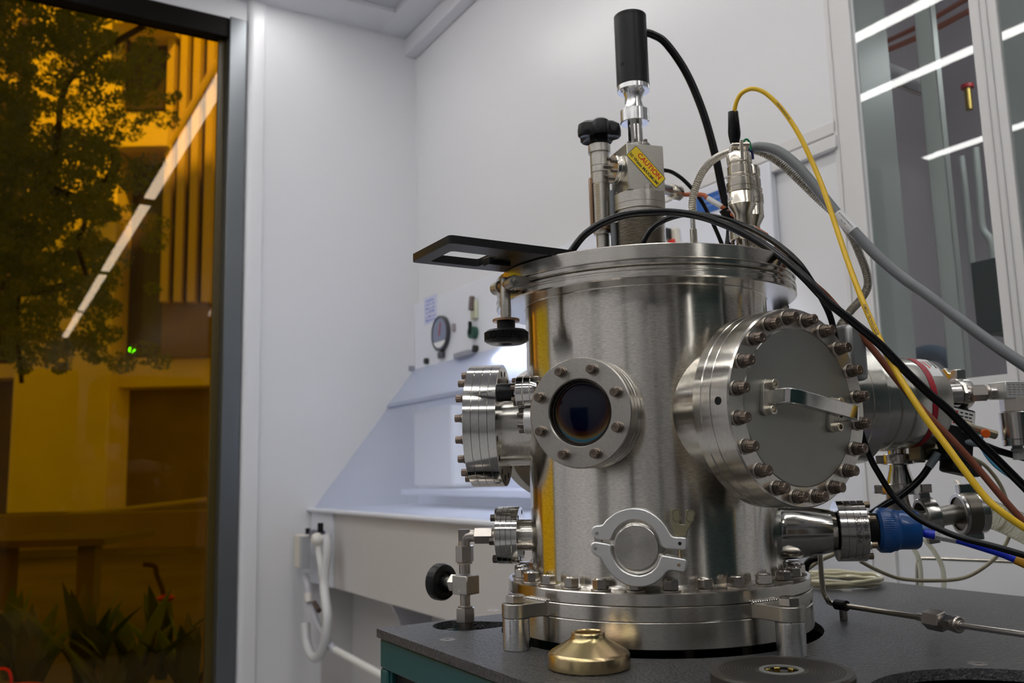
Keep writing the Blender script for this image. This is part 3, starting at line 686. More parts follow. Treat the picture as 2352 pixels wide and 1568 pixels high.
# viewport
nV = hv(-.4923); MV = port_tube(nV, 264.6, 32, 176, 120)
FV = 208.6
t = thing('viewport', 'small round glass viewport flange with eight bolts on the left front of the chamber', 'viewport', tuple(nV*FV+Vector((0, 0, 264.6))))
V = MV @ T(0, 0, FV)
obj('rear_flange', MB().lathe([(30, -36), (56.4, -36), (57.2, -35.2), (57.2, -28.6), (56.4, -28), (56.4, -27.2), (57.2, -26.6), (57.2, -19), (56.6, -18.4), (30, -18.4)], 160), turned, t, V)
obj('front_flange', MB().lathe([(36, -18), (56.4, -18), (57.2, -17.2), (57.2, -9.6), (56.5, -9), (57.2, -8.4), (57.2, -1.2), (56, 0), (35.6, 0), (34.6, -1.2), (34.2, -9), (36, -18)], 160), satin, t, V)
obj('glass_seat', MB().lathe([(34.4, -3), (33.2, -2.6), (32.6, -5), (31.6, -5.2), (31.2, -8), (30, -8.4), (30, -16)], 128), mat('dark_seat', (.03,.026,.022), .2, .8), t, V)
obj('glass', MB().lathe([(0, -5.6), (14, -5.9), (24, -6.8), (30.2, -8.2), (30.6, -11), (0, -11)], 128), viewglass, t, V)
for b in bolts(t, V, 46.05, 8, .3985, B6, W6, 0, 1.4): stamp(b, None, 9.02, 4.6)

# left six inch port
n6 = Vector((-.99, .14, 0)).normalized(); F6 = 219
M6 = port_tube(n6, 264, 51, F6-38, 110)
t = thing('side_port_flange', 'polished thick bolted flange stack seen edge-on at the upper left of the chamber', 'flange', tuple(n6*F6+Vector((0, 0, 264))))
V = M6 @ T(0, 0, F6)
for i, (z0, z1) in enumerate(((-40, -30.15), (-30, -20.15), (-20, -10.15), (-10, 0))):
    obj('flange_disc', MB().lathe([(46 if i < 2 else 0, z0), (75.7, z0), (76, z0+.35), (76, z1-.35), (75.7, z1), (46 if i < 2 else 0, z1)], 160), polish, t, V)
bolts(t, V, 65.3, 16, .1, B6, W6, 0, 1.4)
sm = mesh_of('nut', MB().hexa(11, 0, 5).cyl(3.6, 5, 6.6, 16), boltm)
for k in range(16):
    a = .1+2*PI*k/16; obj('bolt_end', None, None, t, V @ T(65.3*math.cos(a), 65.3*math.sin(a), -40) @ RX(PI), mesh=mesh_of('bolt_end', MB().cyl(3.8, -1, .3, 20), void) if k == 0 else bpy.data.meshes['bolt_end'])
# rear eight inch port behind it
nr = Vector((-.53, .85, 0)).normalized(); Mr = port_tube(nr, 262, 76, 190, 100)
t = thing('rear_port_flange', 'large flange disc half hidden behind the chamber and the upper left flange', 'flange', tuple(nr*215+Vector((0, 0, 262))))
obj('flange_disc', MB().lathe([(0, -24), (94, -24), (95, -23), (95, -1), (94, 0), (0, 0)], 128), satin, t, Mr @ T(0, 0, 212))
bolts(t, Mr @ T(0, 0, 212-24) @ RX(PI), 84, 16, .2, S6, None, 0, 0)

# left small port with gas valve
n2 = Vector((-.985, .17, 0)).normalized(); F2 = 190
M2 = port_tube(n2, 128, 19, F2-26, 120)
t = thing('gas_port_flange', 'small bolted flange stack at the lower left of the chamber holding the gas line', 'flange', tuple(n2*F2+Vector((0, 0, 128))))
V = M2 @ T(0, 0, F2)
for i, (z0, z1) in enumerate(((-27, -20.1), (-20, -13.6), (-13.4, -6.8), (-6.7, 0))):
    obj('flange_disc', MB().lathe([(17 if i < 2 else 0, z0), (34.7, z0), (35, z0+.3), (35, z1-.3), (34.7, z1), (17 if i < 2 else 0, z1)], 96), polish, t, V)
bolts(t, V, 29.4, 6, PI/6+.35, mesh_of('bolt', MB().hexa(8.4, 0, 6, c=.6), mat('dark_bolt', (.10,.09,.08), .35, .8)), mesh_of('washer', MB().ring(2, 5.2, 0, 1.2, 24, c=.2), washm), 0, 1.2)
for k in range(6):
    a = PI/6+.35+PI/3*k; obj('bolt_hole', MB().cyl(3.2, -.3, .25, 20), void, t, V @ T(29.4*math.cos(a), 29.4*math.sin(a), -27) @ RX(PI))
# gas valve: elbow, nuts, body, hand wheel
vx, vy = -232, 39
t = thing('gas_valve', 'stainless needle valve with black round handwheel and elbow fitting rising from the worktop slot', 'valve', (vx, vy, ZT-20))
nutm = mat('nut_steel', (.50,.46,.42), .27, 1)
zc = 128
e0 = V.translation.copy(); ex = n2
start = e0+ex*0; 
def al(d0, d1, r, m, nm, hexaf=None, parent=t):
    M = FR(e0, ex); mb = MB()
    if hexaf: mb.hexa(hexaf, d0, d1, c=1.2)
    else: mb.cyl(r, d0, d1, 32)
    return obj(nm, mb, m, parent, M)
dx = (Vector((vx, vy, zc))-e0).dot(ex); vpos = e0+ex*dx
vx, vy = vpos.x, vpos.y
al(0, dx-8, 5, nutm, 'tube'); al(3, 8, 8, washm, 'ferrule'); al(8, dx-14, 0, nutm, 'nut', 19); al(5.5, 8, 9.8, nutm, 'collar')
obj('elbow', MB().tube(spline([vpos-ex*16, vpos-ex*8, vpos-ex*1.5+Vector((0,0,-2)), vpos+Vector((0, 0, -9)), vpos+Vector((0, 0, -18))], 8), 7.6, 20).box(-7, 7, -7.2, 7.2, -6, 8, T(*vpos)), nutm, t, bevel=2)
def vv(z0, z1, r, m, nm, hexaf=None, rot=0.3):
    mb = MB()
    if hexaf: mb.hexa(hexaf, z0, z1, c=1.2)
    else: mb.cyl(r, z0, z1, 32)
    return obj(nm, mb, m, t, T(vx, vy, 0) @ RZ(rot))
zy = [vz(y, vx, vy) for y in (1252, 1290, 1318, 1363, 1394, 1432)]
vv(zy[1], zy[0], 0, nutm, 'nut', 20); vv(zy[1]-2.5, zy[1], 9.4, washm, 'collar'); vv(zy[2], zy[1]-2, 7, nutm, 'tube')
obj('tube', MB().cyl(6.3, zy[4]-3, zy[3]+2, 24), nutm, t, T(vx, vy, 0))
yaw = -.707
bdy = obj('valve_body', MB().prism([(-12.5, -11.5), (12.5, -11.5), (12.5, 11.5), (-12.5, 11.5)], zy[3], zy[2]-1), satin, t, T(vx+1, vy-2, 0) @ RZ(yaw), bevel=1)
for q in ((-1, -11.6, zy[3]+3), (12, -11.6, zy[2]-5)):
    obj('body_screw', MB().cyl(2.6, 0, .5, 16), washm, bdy, T(vx+1, vy-2, 0) @ RZ(yaw) @ T(*q) @ RX(PI/2))
vv(zy[5]+2, zy[4], 0, nutm, 'nut', 21.5, .5); vv(zy[5]-26, zy[5]+3, 8.6, washm, 'tube'); vv(zy[4], zy[4]+2, 8.8, washm, 'collar'); 
hw_c = P(1003, 1324, FPX/1.86/1.0*.985)
vb = Vector((vx, vy, (zy[2]+zy[3])/2)); hd_ = (Vector((hw_c.x, hw_c.y, 0))-Vector((vb.x, vb.y, 0))).normalized(); hd_ = Vector((-.76, .65, .0)).normalized()
MH = FR(vb, hd_)
obj('bonnet_nut', MB().hexa(20, 11, 21, c=1), nutm, t, MH @ RZ(.2)); obj('bonnet', MB().cyl(8, 20, 33, 32).cyl(7.4, 32, 36, 32), washm, t, MH)
obj('handwheel', MB().lathe([(0, 30), (8, 30), (9.5, 36), (13, 37), (13.5, 34), (19, 34), (21.5, 35), (23, 37.5), (23, 47), (21.5, 49), (16, 49.6), (0, 49.6)], 96, fn=lambda r, j, t: r*(1-.012*(.5+.5*math.cos(72*t))) if r > 22 else r), black, t, MH)

# KF clamp port at the front
nk_ = Vector((-.2435, -.97, 0)).normalized(); FK = 190
MK = port_tube(nk_, 128, 24, FK-14, 130)
K = MK @ T(0, 0, FK)
t = thing('blanking_disc', 'turned steel blank cap held in the hinged clamp at the lower front of the chamber', 'cap', tuple(nk_*FK+Vector((0, 0, 128))))
obj('cap_disc', MB().lathe([(0, -12), (27, -12), (27.4, -6), (26.6, -3.4), (23.4, -1.6), (22.6, -1.4), (22.3, .3), (21.6, .8), (0, .8)], 128), turned, t, K)
obj('centering_ring', MB().ring(23, 28, -16, -12.4, 96), steel, t, K)
kc = thing('hinged_clamp', 'cast aluminium hinged vacuum clamp with khaki wing nut around the blank cap', 'clamp', tuple(nk_*(FK-10)+Vector((0, 0, 128))))
s_ = 1/17.2
up = [(150,500),(153,460),(165,430),(195,405),(240,392),(310,388),(350,375),(400,310),(470,250),(560,185),(650,140),(760,108),(870,98),(980,106),(1080,132),(1180,180),(1270,245),(1360,330),(1430,425),(1480,530),(1520,585),(1560,595),(1720,603),(1748,615),(1757,645),(1745,790),(1732,815),(1690,822),(1400,790),(1355,770),(1325,730),(1305,650),(1280,570),(1230,480),(1160,400),(1080,348),(1000,320),(900,308),(800,320),(720,352),(640,405),(570,480),(525,560),(495,625),(470,652),(430,655),(380,648),(260,632),(190,600),(160,560)]
lo = [(118,760),(130,715),(160,685),(210,670),(280,680),(400,700),(460,715),(485,745),(480,800),(490,880),(515,960),(560,1040),(610,1105),(680,1165),(760,1207),(850,1233),(950,1240),(1040,1222),(1130,1180),(1210,1110),(1265,1020),(1290,950),(1310,910),(1345,900),(1500,928),(1700,963),(1730,980),(1738,1010),(1715,1140),(1700,1175),(1660,1190),(1480,1162),(1430,1165),(1385,1200),(1330,1270),(1250,1335),(1180,1380),(1100,1412),(1000,1435),(900,1440),(800,1432),(700,1402),(610,1355),(530,1295),(460,1225),(400,1145),(350,1060),(315,985),(280,945),(220,915),(160,870),(128,820)]
loc = lambda p: ((p[0]-905)*s_*1.02, (770-p[1])*s_)
obj('upper_jaw', MB().prism([loc(p) for p in up], -17, 1.6, K), cast, kc, bevel=1.3)
obj('lower_jaw', MB().prism([loc(p) for p in lo], -17, 1.6, K), cast, kc, bevel=1.3)
def kp(nm, x, y, r, z0, z1, m): X, Y = loc((x, y)); return obj(nm, MB().cyl(r, z0, z1, 24, c=.2), m, kc, K @ T(X, Y, 0))
kp('pin', 243, 525, 1.9, 1.5, 2.0, washm); kp('pin', 210, 782, 1.9, 1.5, 2.0, washm); kp('pin_hole', 1635, 708, 1.8, 1.5, 1.9, void); kp('pin', 1600, 1063, 1.9, 1.5, 2.0, mat('brass_pin', (.5,.4,.26), .35, 1))
X, Y = loc((1655, 800))
obj('hinge_link', MB().box(-5, 3, -9, 9, -12, -4, K @ T(loc((260, 650))[0], loc((260, 650))[1], 0)), steel, kc, bevel=1)
obj('clamp_bolt', MB().cyl(2.4, -24, 30, 20, K @ T(loc((1625, 0))[0], Y, -7.5) @ RX(-PI/2)), mat('brass_pin', (.5,.4,.26), .35, 1), kc)
wn = [(1530,585),(1535,560),(1520,470),(1485,160),(1495,132),(1530,126),(1640,140),(1648,160),(1638,380),(1655,392),(1720,396),(1730,380),(1748,165),(1765,148),(1880,160),(1890,185),(1872,290),(1835,400),(1762,520),(1748,560),(1750,590)]
wng = obj('wing_nut', MB().prism([loc(p) for p in wn], -11, -4, K), khaki, kc, bevel=1.6)
for x, y, a in ((1598, 245, .0), (1830, 255, -.25)):
    X, Y = loc((x, y)); obj('wing_dimple', MB().lathe([(0, 0), (3.2, 0), (3.2, .4), (2.6, .5), (2.2, .15), (0, .15)], 24, fn=lambda r, j, t: r*(1+1.1*abs(math.sin(t)))), mat('khaki_shade', (.17,.155,.10), .45, .4), wng, K @ T(X, Y, -4.3) @ RZ(a))  # darker khaki paints recess shade into the dimples

# ion gauge port on the right
ng = Vector((.988, -.156, 0)).normalized(); FG = 240.5
MG = FR((0, 0, 128), ng)
obj('port_cone', MB().lathe([(40, 128), (37, 138), (34, 145), (32.5, 152), (31.8, 162), (29.6, 178), (27.2, 192), (25, 204), (23.6, 209), (21, 210.5), (19, 210.5)], 128), polish, ch, MG)
t = thing('gauge_flange', 'engraved gauge flange stack between the steel cone and the blue plug', 'flange', tuple(ng*FG+Vector((0, 0, 128))))
V = MG @ T(0, 0, FG)
obj('neck', MB().cyl(21, -34, -28, 64), mat('dark_neck', (.08,.07,.065), .3, .8), t, V)
for i, (z0, z1) in enumerate(((-30, -22.1), (-22, -14.1), (-14, -6.8), (-6.7, 1))):
    obj('flange_disc', MB().lathe([(0, z0), (34.7, z0), (35, z0+.3), (35, z1-.3), (34.7, z1), (0, z1)], 96), polish, t, V)
bolts(t, V @ T(0, 0, 1), 29.4, 6, PI/6, mesh_of('bolt', MB().lathe([(0, 0), (3.8, 0), (3.8, 6.5), (3.2, 7), (0, 7)], 72, fn=lob12), mat('brown_bolt', (.30,.24,.17), .35, 1)), mesh_of('washer', MB().ring(2, 5, 0, 2, 24, c=.2), nickel), 0, 2)
# engraved words run along the flange rim, reading upwards
def wrap_rim(R, ang0, zc):
    def f(v):                                       # v.x along the rim (arc length), v.y along the axis
        a = ang0+v.x/R; return Vector(((R+v.z)*math.cos(a), (R+v.z)*math.sin(a), zc+v.y))
    return f
vd = (CAM-V.translation); lx_ = V.inverted() @ CAM; af = math.atan2(lx_.y, lx_.x)
def rim_text(s, size, zc, a_off, R, parent, M, name='engraving', m=inkb):
    I = Matrix.Identity(4); mb = text_mb(s, size, I, wrap=lambda v: wrap_rim(R, af+a_off, zc)(Vector((-v.x, -v.y, v.z))), extr=.06)
    return obj(name, mb, m, parent, M)
rim_text('INFICON', 7.6, -10.4, -.02, 35.02, t, V); rim_text('PN: 399-725', 5.6, -2.9, -.08, 35.02, t, V)
g = thing('ion_gauge_plug', 'bright blue ribbed connector plug on the ion gauge at the right of the chamber', 'plug', tuple(ng*(FG+14)+Vector((0, 0, 128))))
obj('black_barrel', MB().cyl(19.5, 1, 20, 64), blackm, g, V)
obj('grip_ring', MB().lathe([(18, 15), (22.5, 15), (25.5, 18), (25.8, 22), (25.8, 29), (24.5, 32), (20, 32)], 240, fn=lambda r, j, t: r*(1-.022*(.5+.5*math.cos(60*t))) if 2 < j < 6 else r), bluep, g, V)
obj('shell', MB().lathe([(0, 30), (23.2, 30), (24, 33), (24, 36), (22.8, 37.5), (22.3, 40), (22.3, 58), (20.5, 61), (0, 61)], 96), bluep, g, V)
obj('strain_relief', MB().lathe([(0, 60), (6.4, 60), (6.4, 63), (6, 63), (6, 66), (5.2, 72), (0, 72)], 32), bluep, g, V @ T(0, -1, 0))

# rotary feedthroughs left of the viewport
for (cx_, cy_, zz, kind) in ((1212, 899, 0, 0), (1206, 965, 0, 1)):
    c = P(cx_, cy_, 1000); nx = Vector((-.985, .17, 0)).normalized(); M = FR(c, nx)
    if kind == 0:
        t = thing('rotary_feedthrough', 'small feedthrough with black knurled knob left of the viewport', 'feedthrough', tuple(c))
        obj('flange', MB().lathe([(0, -13), (17, -13), (17.4, -12), (17.4, -5), (17, -4.4), (17.4, -3.8), (17.4, 3), (17, 3.6), (17.4, 4.2), (17.4, 11), (16.6, 12), (0, 12)], 96), polish, t, M)
        bolts(t, M @ T(0, 0, 12), 13.4, 6, .3, mesh_of('bolt', MB().lathe([(0, 0), (2.7, 0), (2.7, 4.6), (2.2, 5), (0, 5)], 48, fn=lob12), boltm), None, 0, 0)
        bolts(t, M @ T(0, 0, -13) @ RX(PI), 13.4, 6, .3, sockbolt(5, 4), None, 0, 0)
        obj('neck', MB().cyl(8, 11, 16, 32), steel, t, M)
        kn = MB(); prof = [(0, 15), (9, 15)]+[(10, 15.6+.75*k) for k in range(26)]+[(9, 35.4), (0, 35.4)]
        kn.lathe(prof, 160, fn=lambda r, j, t: r*(1-.03*((round(t/(2*PI)*160)+j) % 2)) if 1 < j < 28 else r)
        obj('knob', kn, black, t, M)
        obj('tube', MB().cyl(9.5, -90, -12, 32), satin, t, M)
    else:
        t = thing('blank_mini_flange', 'tiny blank flange with six socket screws left of the viewport', 'flange', tuple(c))
        obj('flange', MB().lathe([(0, -10), (14.6, -10), (15.4, -9), (15.4, -1), (14.4, 0), (0, 0)], 64), cast, t, M)
        bolts(t, M, 11.6, 6, .52, sockbolt(5.4, 7, mat('dark_socket', (.17,.15,.13), .3, 1)), None, 0, 0)
        obj('tube', MB().cyl(9, -85, -9, 32), satin, t, M)

# ------------------------------------------------------------------ chamber lid
ld = thing('chamber_lid', 'flat round stainless steel lid closing the top of the vacuum chamber', 'lid', (0, 0, 418))
obj('lid_plate', MB().lathe([(0, 425), (RT-1, 425), (RT, 426), (RT, 440.2), (RT-1, 441.2), (0, 441.2)], 256), turned, ld)
obj('lower_ring', MB().lathe([(0, 418.2), (RT-4, 418.2), (RT-2.5, 419), (RT-1, 420.4), (RT-.6, 424), (RT-1.2, 424.7), (0, 424.7)], 256), turned, ld)
# black lifting bracket
t = thing('lid_bracket', 'flat black bracket plate with a rectangular slot projecting from the left of the lid', 'bracket', (-180, -130, 441))
pL, pN = PZ(947, 603, 441.4), PZ(1031, 558, 441.4)
b0_, b1_ = (pL.dot(B)+pN.dot(B))/2, 0; a0_, a1_ = pN.dot(A), pL.dot(A)
sl_ = [PZ(x, y, 441.4) for x, y in ((1037,576),(1142,590),(1102,614),(991,600))]
sb0 = (sl_[0].dot(B)+sl_[3].dot(B))/2; sb1 = (sl_[1].dot(B)+sl_[2].dot(B))/2; sa0 = (sl_[0].dot(A)+sl_[1].dot(A))/2; sa1 = (sl_[2].dot(A)+sl_[3].dot(A))/2
def rr4(a0, a1, b0, b1, r):
    out = []
    for (ca_, cb_, s) in ((a1-r, b1-r, 0), (a0+r, b1-r, 1), (a0+r, b0+r, 2), (a1-r, b0+r, 3)):
        for k in range(5): th = (s+k/4)*PI/2; out.append(wxy(ca_+r*math.cos(th), cb_+r*math.sin(th)))
    return out
obj('plate', plate_holes(rr4(a0_, a1_, b0_, b0_+215, 5), [rr4(sa0, sa1, sb0, sb1, 4)], 441.6, 450.5), black, t, bevel=1.2)
bb = MB(); bb.box((sa0+sa1)/2-8, (sa0+sa1)/2+6, -(sb1+24), -(sb1-5), 437, 446, MR)
obj('latch_tab', bb, black, t, bevel=1)
obj('screw', MB().cyl(7, 450.4, 453, 24).cyl(3.5, 453, 455), blackm, t, T(*wxy((a0_+a1_)/2, b0_+190), 0))

# clamp with a knurled knob at the left of the lid
cx_, cy_ = -172, -100
nc = Vector((cx_, cy_, 0)).normalized(); tc_ = Vector((-nc.y, nc.x, 0)); zp = vz(655, cx_, cy_)
t = thing('lid_clamp', 'swing-bolt lid clamp with black knurled knob hanging at the left of the lid', 'clamp', (cx_, cy_, zp))
Mp = FR((cx_, cy_, zp), -tc_)
obj('pin', MB().cyl(5.6, -20, 20, 32), bronze, t, Mp)
for s, nm in ((1, 0), (-1, 1)):
    arm = MB(); c = Vector((cx_, cy_, zp))
    Ma = FR(c-tc_*s*15.5, tc_*s)
    arm.cyl(7.6, -8, 6, 40)
    av = [(-34, -6.5), (0, -7.2), (0, 7.2), (-34, 6.5)]
    dirx = (-nc).dot(Ma.to_3x3().col[0])
    arm.box(0 if dirx > 0 else -30, 30 if dirx > 0 else 0, -6.8, 6.8, -7.5, 5.5)
    a = obj('clamp_arm', arm, satin, t, Ma, bevel=.5)
    obj('cap_screw', MB().lathe([(0, 0), (4.6, 0), (4.6, .8), (3.8, 1.2), (2, 1.2), (1.8, .4), (0, .4)], 32), washm, a, Ma @ T(0, 0, -8) @ RX(PI))
zw = vz(733, cx_, cy_); zk0, zk1 = vz(800, cx_, cy_)+6, vz(759, cx_, cy_)
obj('swing_bolt', MB().lathe([(0, zw-4), (6, zw-4), (6, zp+7), (5, zp+8.6), (0, zp+9)], 40), satin, t, T(cx_, cy_, 0) @ Matrix.Diagonal((1, 1, 1, 1)), bevel=0)
obj('thrust_washer', MB().cyl(15.4, zw-3, zw, 64), bronze, t, T(cx_, cy_, 0))
kn = MB(); zb_, zt_ = zk0, zk1
prof = [(6.5, zb_-1), (19, zb_-1), (22.5, zb_+.6)]+[(25.2, zb_+2+(zt_-zb_-4)*k/20) for k in range(21)]+[(22, zt_), (10.3, zt_+.4), (10.3, zw-3.2), (6, zw-3)]
def kf(r, j, t):
    if not 2 < j < 24: return r
    i = round(t/(2*PI)*240)
    return r-(1.15 if (i % 4 == 0) or ((j-3) % 4 == 0) else 0)
kn.lathe(prof, 240, fn=kf)
kn.lathe([(0, zb_+4), (6.5, zb_+4), (6.5, zb_-1)], 40)
obj('knob', kn, black, t, T(cx_, cy_, 0))
# rear right clamp, dark, mostly hidden by the lid flange
hx, hy = 186, 50
t = thing('rear_clamp', 'small dark latch block under the right rim of the lid', 'clamp', (hx, hy, 400))
obj('block', MB().box(-6, 9, -9, 9, 385, 412, T(hx, hy, 0) @ RZ(.25)), blackm, t, bevel=2)
obj('cap_screw', MB().cyl(5, 0, 4, 24), washm, t, T(hx+4, hy-9, 404) @ RX(PI/2))

# ------------------------------------------------------------------ motorised shutter feedthrough on the lid
bx_, by_ = 12, 78
def yz(y): return vz(y, bx_, by_)
BM = T(bx_, by_, 0)
t = thing('bellows_drive', 'bellows feedthrough with steel block standing on the lid behind the black cables', 'feedthrough', (bx_, by_, 441))
prof = [(26, 441.4)]; z = 444.0
while z < yz(500): prof += [(33.6, z), (34.6, z+.45), (33.6, z+.9), (29.5, z+1.2), (29.5, z+1.5)]; z += 2.15
prof += [(30, z), (26, z)]
obj('bellows', MB().lathe(prof, 96), mat('dark_bellows', (.70,.67,.62), .22, 1), t, BM)
obj('lower_disc', MB().ring(20, 33, yz(500), yz(489), 96), satin, t, BM)
obj('clamp_flange', MB().lathe([(0, yz(489)), (35, yz(489)), (35.6, yz(488)), (35.6, yz(476)), (35, yz(475.4)), (35.6, yz(474.6)), (35.6, yz(453)), (34.8, yz(452)), (0, yz(452))], 96), satin, t, BM)
obj('neck', MB().cyl(11, yz(455), yz(434), 40), steel, t, BM)
bolts(t, BM @ T(0, 0, yz(452)), 28, 6, .9, mesh_of('bolt', MB().hexa(10, 0, 7, c=.7), nutm), mesh_of('washer', MB().ring(2, 6.5, -.2, .8, 24, c=.2), washm), 0, .8)
zb0, zb1 = vz(433, bx_-4, by_-34), vz(327, bx_-4, by_-34)
fa = math.radians(17.6)
BK = T(bx_, by_, 0) @ RZ(fa)
obj('block', MB().box(-27, 27, -27, 27, zb0, zb1, BK), satin, t, bevel=.7)
MF = FR(Vector((bx_, by_, (zb0+zb1)/2)), Vector((-math.cos(fa), -math.sin(fa), 0))) @ T(2, 3, 27)
sfl = obj('side_flange', MB().lathe([(0, 0), (19.3, 0), (20, .7), (20, 4.6), (19.4, 5.2), (20, 5.8), (20, 10), (18.8, 11), (0, 11)], 72), turned, t, MF)
for k in range(6):
    a = PI/6+k*PI/3; obj('bolt', None, None, sfl, MF @ T(13.8*math.cos(a), 13.8*math.sin(a), 11), mesh=bpy.data.meshes.get('sock_big') or (lambda m: (setattr(m, 'name', 'sock_big'), m)[1])(sockbolt(5.4, 7, mat('dark_socket', (.17,.15,.13), .3, 1))))
ML = FR(Vector((bx_, by_, (zb0+zb1)/2+.5)), Vector((math.sin(fa), -math.cos(fa), 0))) @ T(.3, 0, 27)
lab = thing('caution_label', 'yellow caution label with red and black words on the steel block', 'label', tuple(ML.translation))
LR = ML @ RZ(math.radians(-45.7))
def rrect(w, h, r):
    o = []
    for sx, sy, s in ((1, 1, 0), (-1, 1, 1), (-1, -1, 2), (1, -1, 3)):
        for k in range(5): th = (s+k/4)*PI/2; o.append((sx*(w-r)+r*math.cos(th), sy*(h-r)+r*math.sin(th)))
    return o
obj('border', MB().prism(rrect(30.2, 10.6, 2), 0, .25, LR), inkb, lab); obj('sheet', MB().prism(rrect(29.4, 9.8, 1.5), .2, .4, LR), labely, lab)
obj('warning_word', text_mb('CAUTION', 9.8, LR @ T(2.5, 4.0, .45), extr=.05, bold=.22), inkr, lab)
obj('warning_text', text_mb('50 Watts MAXIMUM!', 6.3, LR @ T(0, -4.9, .45), extr=.05, bold=.16), inkb, lab)
# coaxial fitting at the right of the block
MC = FR(Vector((bx_, by_, zb0+20)), Vector((math.cos(fa), math.sin(fa)+.35, -.06))) @ T(0, 0, 26)
cx1 = obj('coax_fitting', MB().cyl(17, -4, 4, 48).lathe([(0, 4), (8.6, 4), (8.6, 6), (8, 7), (8, 40), (0, 40)], 40), steel, t, MC)
obj('coax_nut', MB().lathe([(0, 36), (10.4, 36), (11, 37), (11, 52), (10, 53), (7, 53), (6, 58), (0, 58)], 60, fn=lambda r, j, t: r*(1-.03*(.5+.5*math.cos(20*t))) if r > 10 else r), nickel, cx1, MC)
coax_end = MC @ Vector((0, 0, 58))
# stem
obj('top_flange', MB().lathe([(0, zb1), (17, zb1), (17.4, zb1+1), (17.4, zb1+7), (16.6, zb1+8), (0, zb1+8)], 64), turned, t, BM @ T(3, 0, 0))
bolts(t, BM @ T(3, 0, zb1+8), 13, 6, .2, sockbolt(5.6, 5, mat('dark_socket', (.17,.15,.13), .3, 1)), None, 0, 0)
mo = thing('shutter_motor', 'tall black cylindrical motor on an aluminium coupling above the steel block', 'motor', (bx_, by_, zb1+8))
obj('stem', MB().cyl(10.2, zb1+6, yz(283), 48), polish, mo, BM)
obj('collar', MB().lathe([(0, yz(284)), (19, yz(284)), (20, yz(283)), (20, yz(256)), (19.4, yz(255)), (16, yz(255)), (0, yz(255))], 72), alu, mo, BM)
zn0, zn1 = yz(255), yz(211)
obj('yoke', MB().lathe([(0, zn0)]+[(11.6+4.2*((2*k/12-1)**2), zn0+(zn1-zn0)*k/12) for k in range(13)]+[(0, zn1)], 64), alu, mo, BM)
obj('yoke_slot', MB().lathe([(0, 0), (4, 0), (4, .5), (3.2, .6), (0, .2)], 32, fn=lambda r, j, t: r*(1+.9*abs(math.sin(t)))), mat('slot_grey', (.12,.12,.12), .3, .9), mo, BM @ T(0, 0, (zn0+zn1)/2+2) @ RZ(-.72) @ T(0, 0, 0) @ FR((-11.2, 0, 0), (-1, 0, 0)))
fl = obj('motor_flange', MB().cyl(22.6, zn1, zn1+7, 72), alu, mo, BM)
for a in (-.2-1.0, -2.6, 1.2):
    obj('cap_screw', MB().lathe([(0, -5.5), (2.6, -5), (4, -3.2), (4.2, 0)], 24), steel, fl, BM @ T(17.6*math.cos(a), 17.6*math.sin(a), zn1))
zm0, zm1 = zn1+7, vz(38, bx_, by_)
obj('housing', MB().lathe([(0, zm0), (22.3, zm0), (22.7, zm0+.5), (22.7, zm1-4.6), (22.3, zm1-4.3), (22.7, zm1-4), (22.7, zm1-1), (21.7, zm1), (0, zm1)], 96), black, mo, BM)
obj('screw_hole', MB().cyl(2.8, -.1, .12, 24), void, mo, BM @ T(0, 0, zm0+27) @ FR((22.65*math.cos(-2.35), 22.65*math.sin(-2.35), 0), (math.cos(-2.35), math.sin(-2.35), 0)))
# linear positioner with star knob
lx, ly = -37, 95
def lz_(y): return vz(y, lx, ly)
t = thing('linear_positioner', 'slim linear positioner with black star knob left of the steel block', 'positioner', (lx, ly, 441)); LM = T(lx, ly, 0)
obj('barrel', MB().lathe([(0, 441.3), (9, 441.3), (9, lz_(540)), (12.5, lz_(539)), (12.5, lz_(425)), (13.2, lz_(424)), (13.2, lz_(400)), (12.6, lz_(399)), (13.4, lz_(398)), (13.4, lz_(385)), (12.8, lz_(384)), (13.4, lz_(383)), (13.4, lz_(352)), (0, lz_(352))], 64), satin, t, LM)
obj('end_ring', MB().cyl(15.6, lz_(353), lz_(335), 64), satin, t, LM)
obj('scale_strip', MB().box(-3, 3, -.6, .4, lz_(520), lz_(400), LM @ RZ(-.5) @ T(0, -12.4, 0)), mat('scale_tan', (.50,.42,.30), .4, .6), t)
tk = MB()
for k in range(22): z = lz_(515)+(lz_(430)-lz_(515))*k/21; tk.box(-2 if k % 5 else -3, 2.4, -.8, -.55, z, z+.5, LM @ RZ(-.5) @ T(0, -12.4, 0))
obj('scale_ticks', tk, inkb, t)
obj('guide_plate', MB().box(-17, 17, -16, 16, lz_(530), lz_(524), LM @ RZ(.35)), bronze, t, bevel=1)
obj('side_rail', MB().box(-16.5, -12.8, -4, 4, lz_(525), lz_(410), LM @ RZ(.1)), bronze, t, bevel=.6)
obj('guide_rod', MB().cyl(4.6, 441.5, lz_(450), 24), mat('rod_grey', (.16,.17,.18), .35, .6), t, T(lx+13, ly-22, 0))
obj('guide_rod', MB().cyl(4.2, 441.5, lz_(515), 24), blackm, t, T(lx+21, ly-14, 0))
obj('rod_block', MB().box(-9, 12, -8, 8, lz_(524), lz_(514), T(lx+14, ly-20, 0)), cast, t, bevel=1.5)
obj('knob_neck', MB().cyl(12.6, lz_(337), lz_(312), 48), blackm, t, LM)
def star(r, j, t): return r*(1-.0*0)*(1-(.26 if r > 14 else 0)*(.5-.5*math.cos(5*t+1.1))**1.6)
zs0, zs1 = lz_(318), lz_(283)
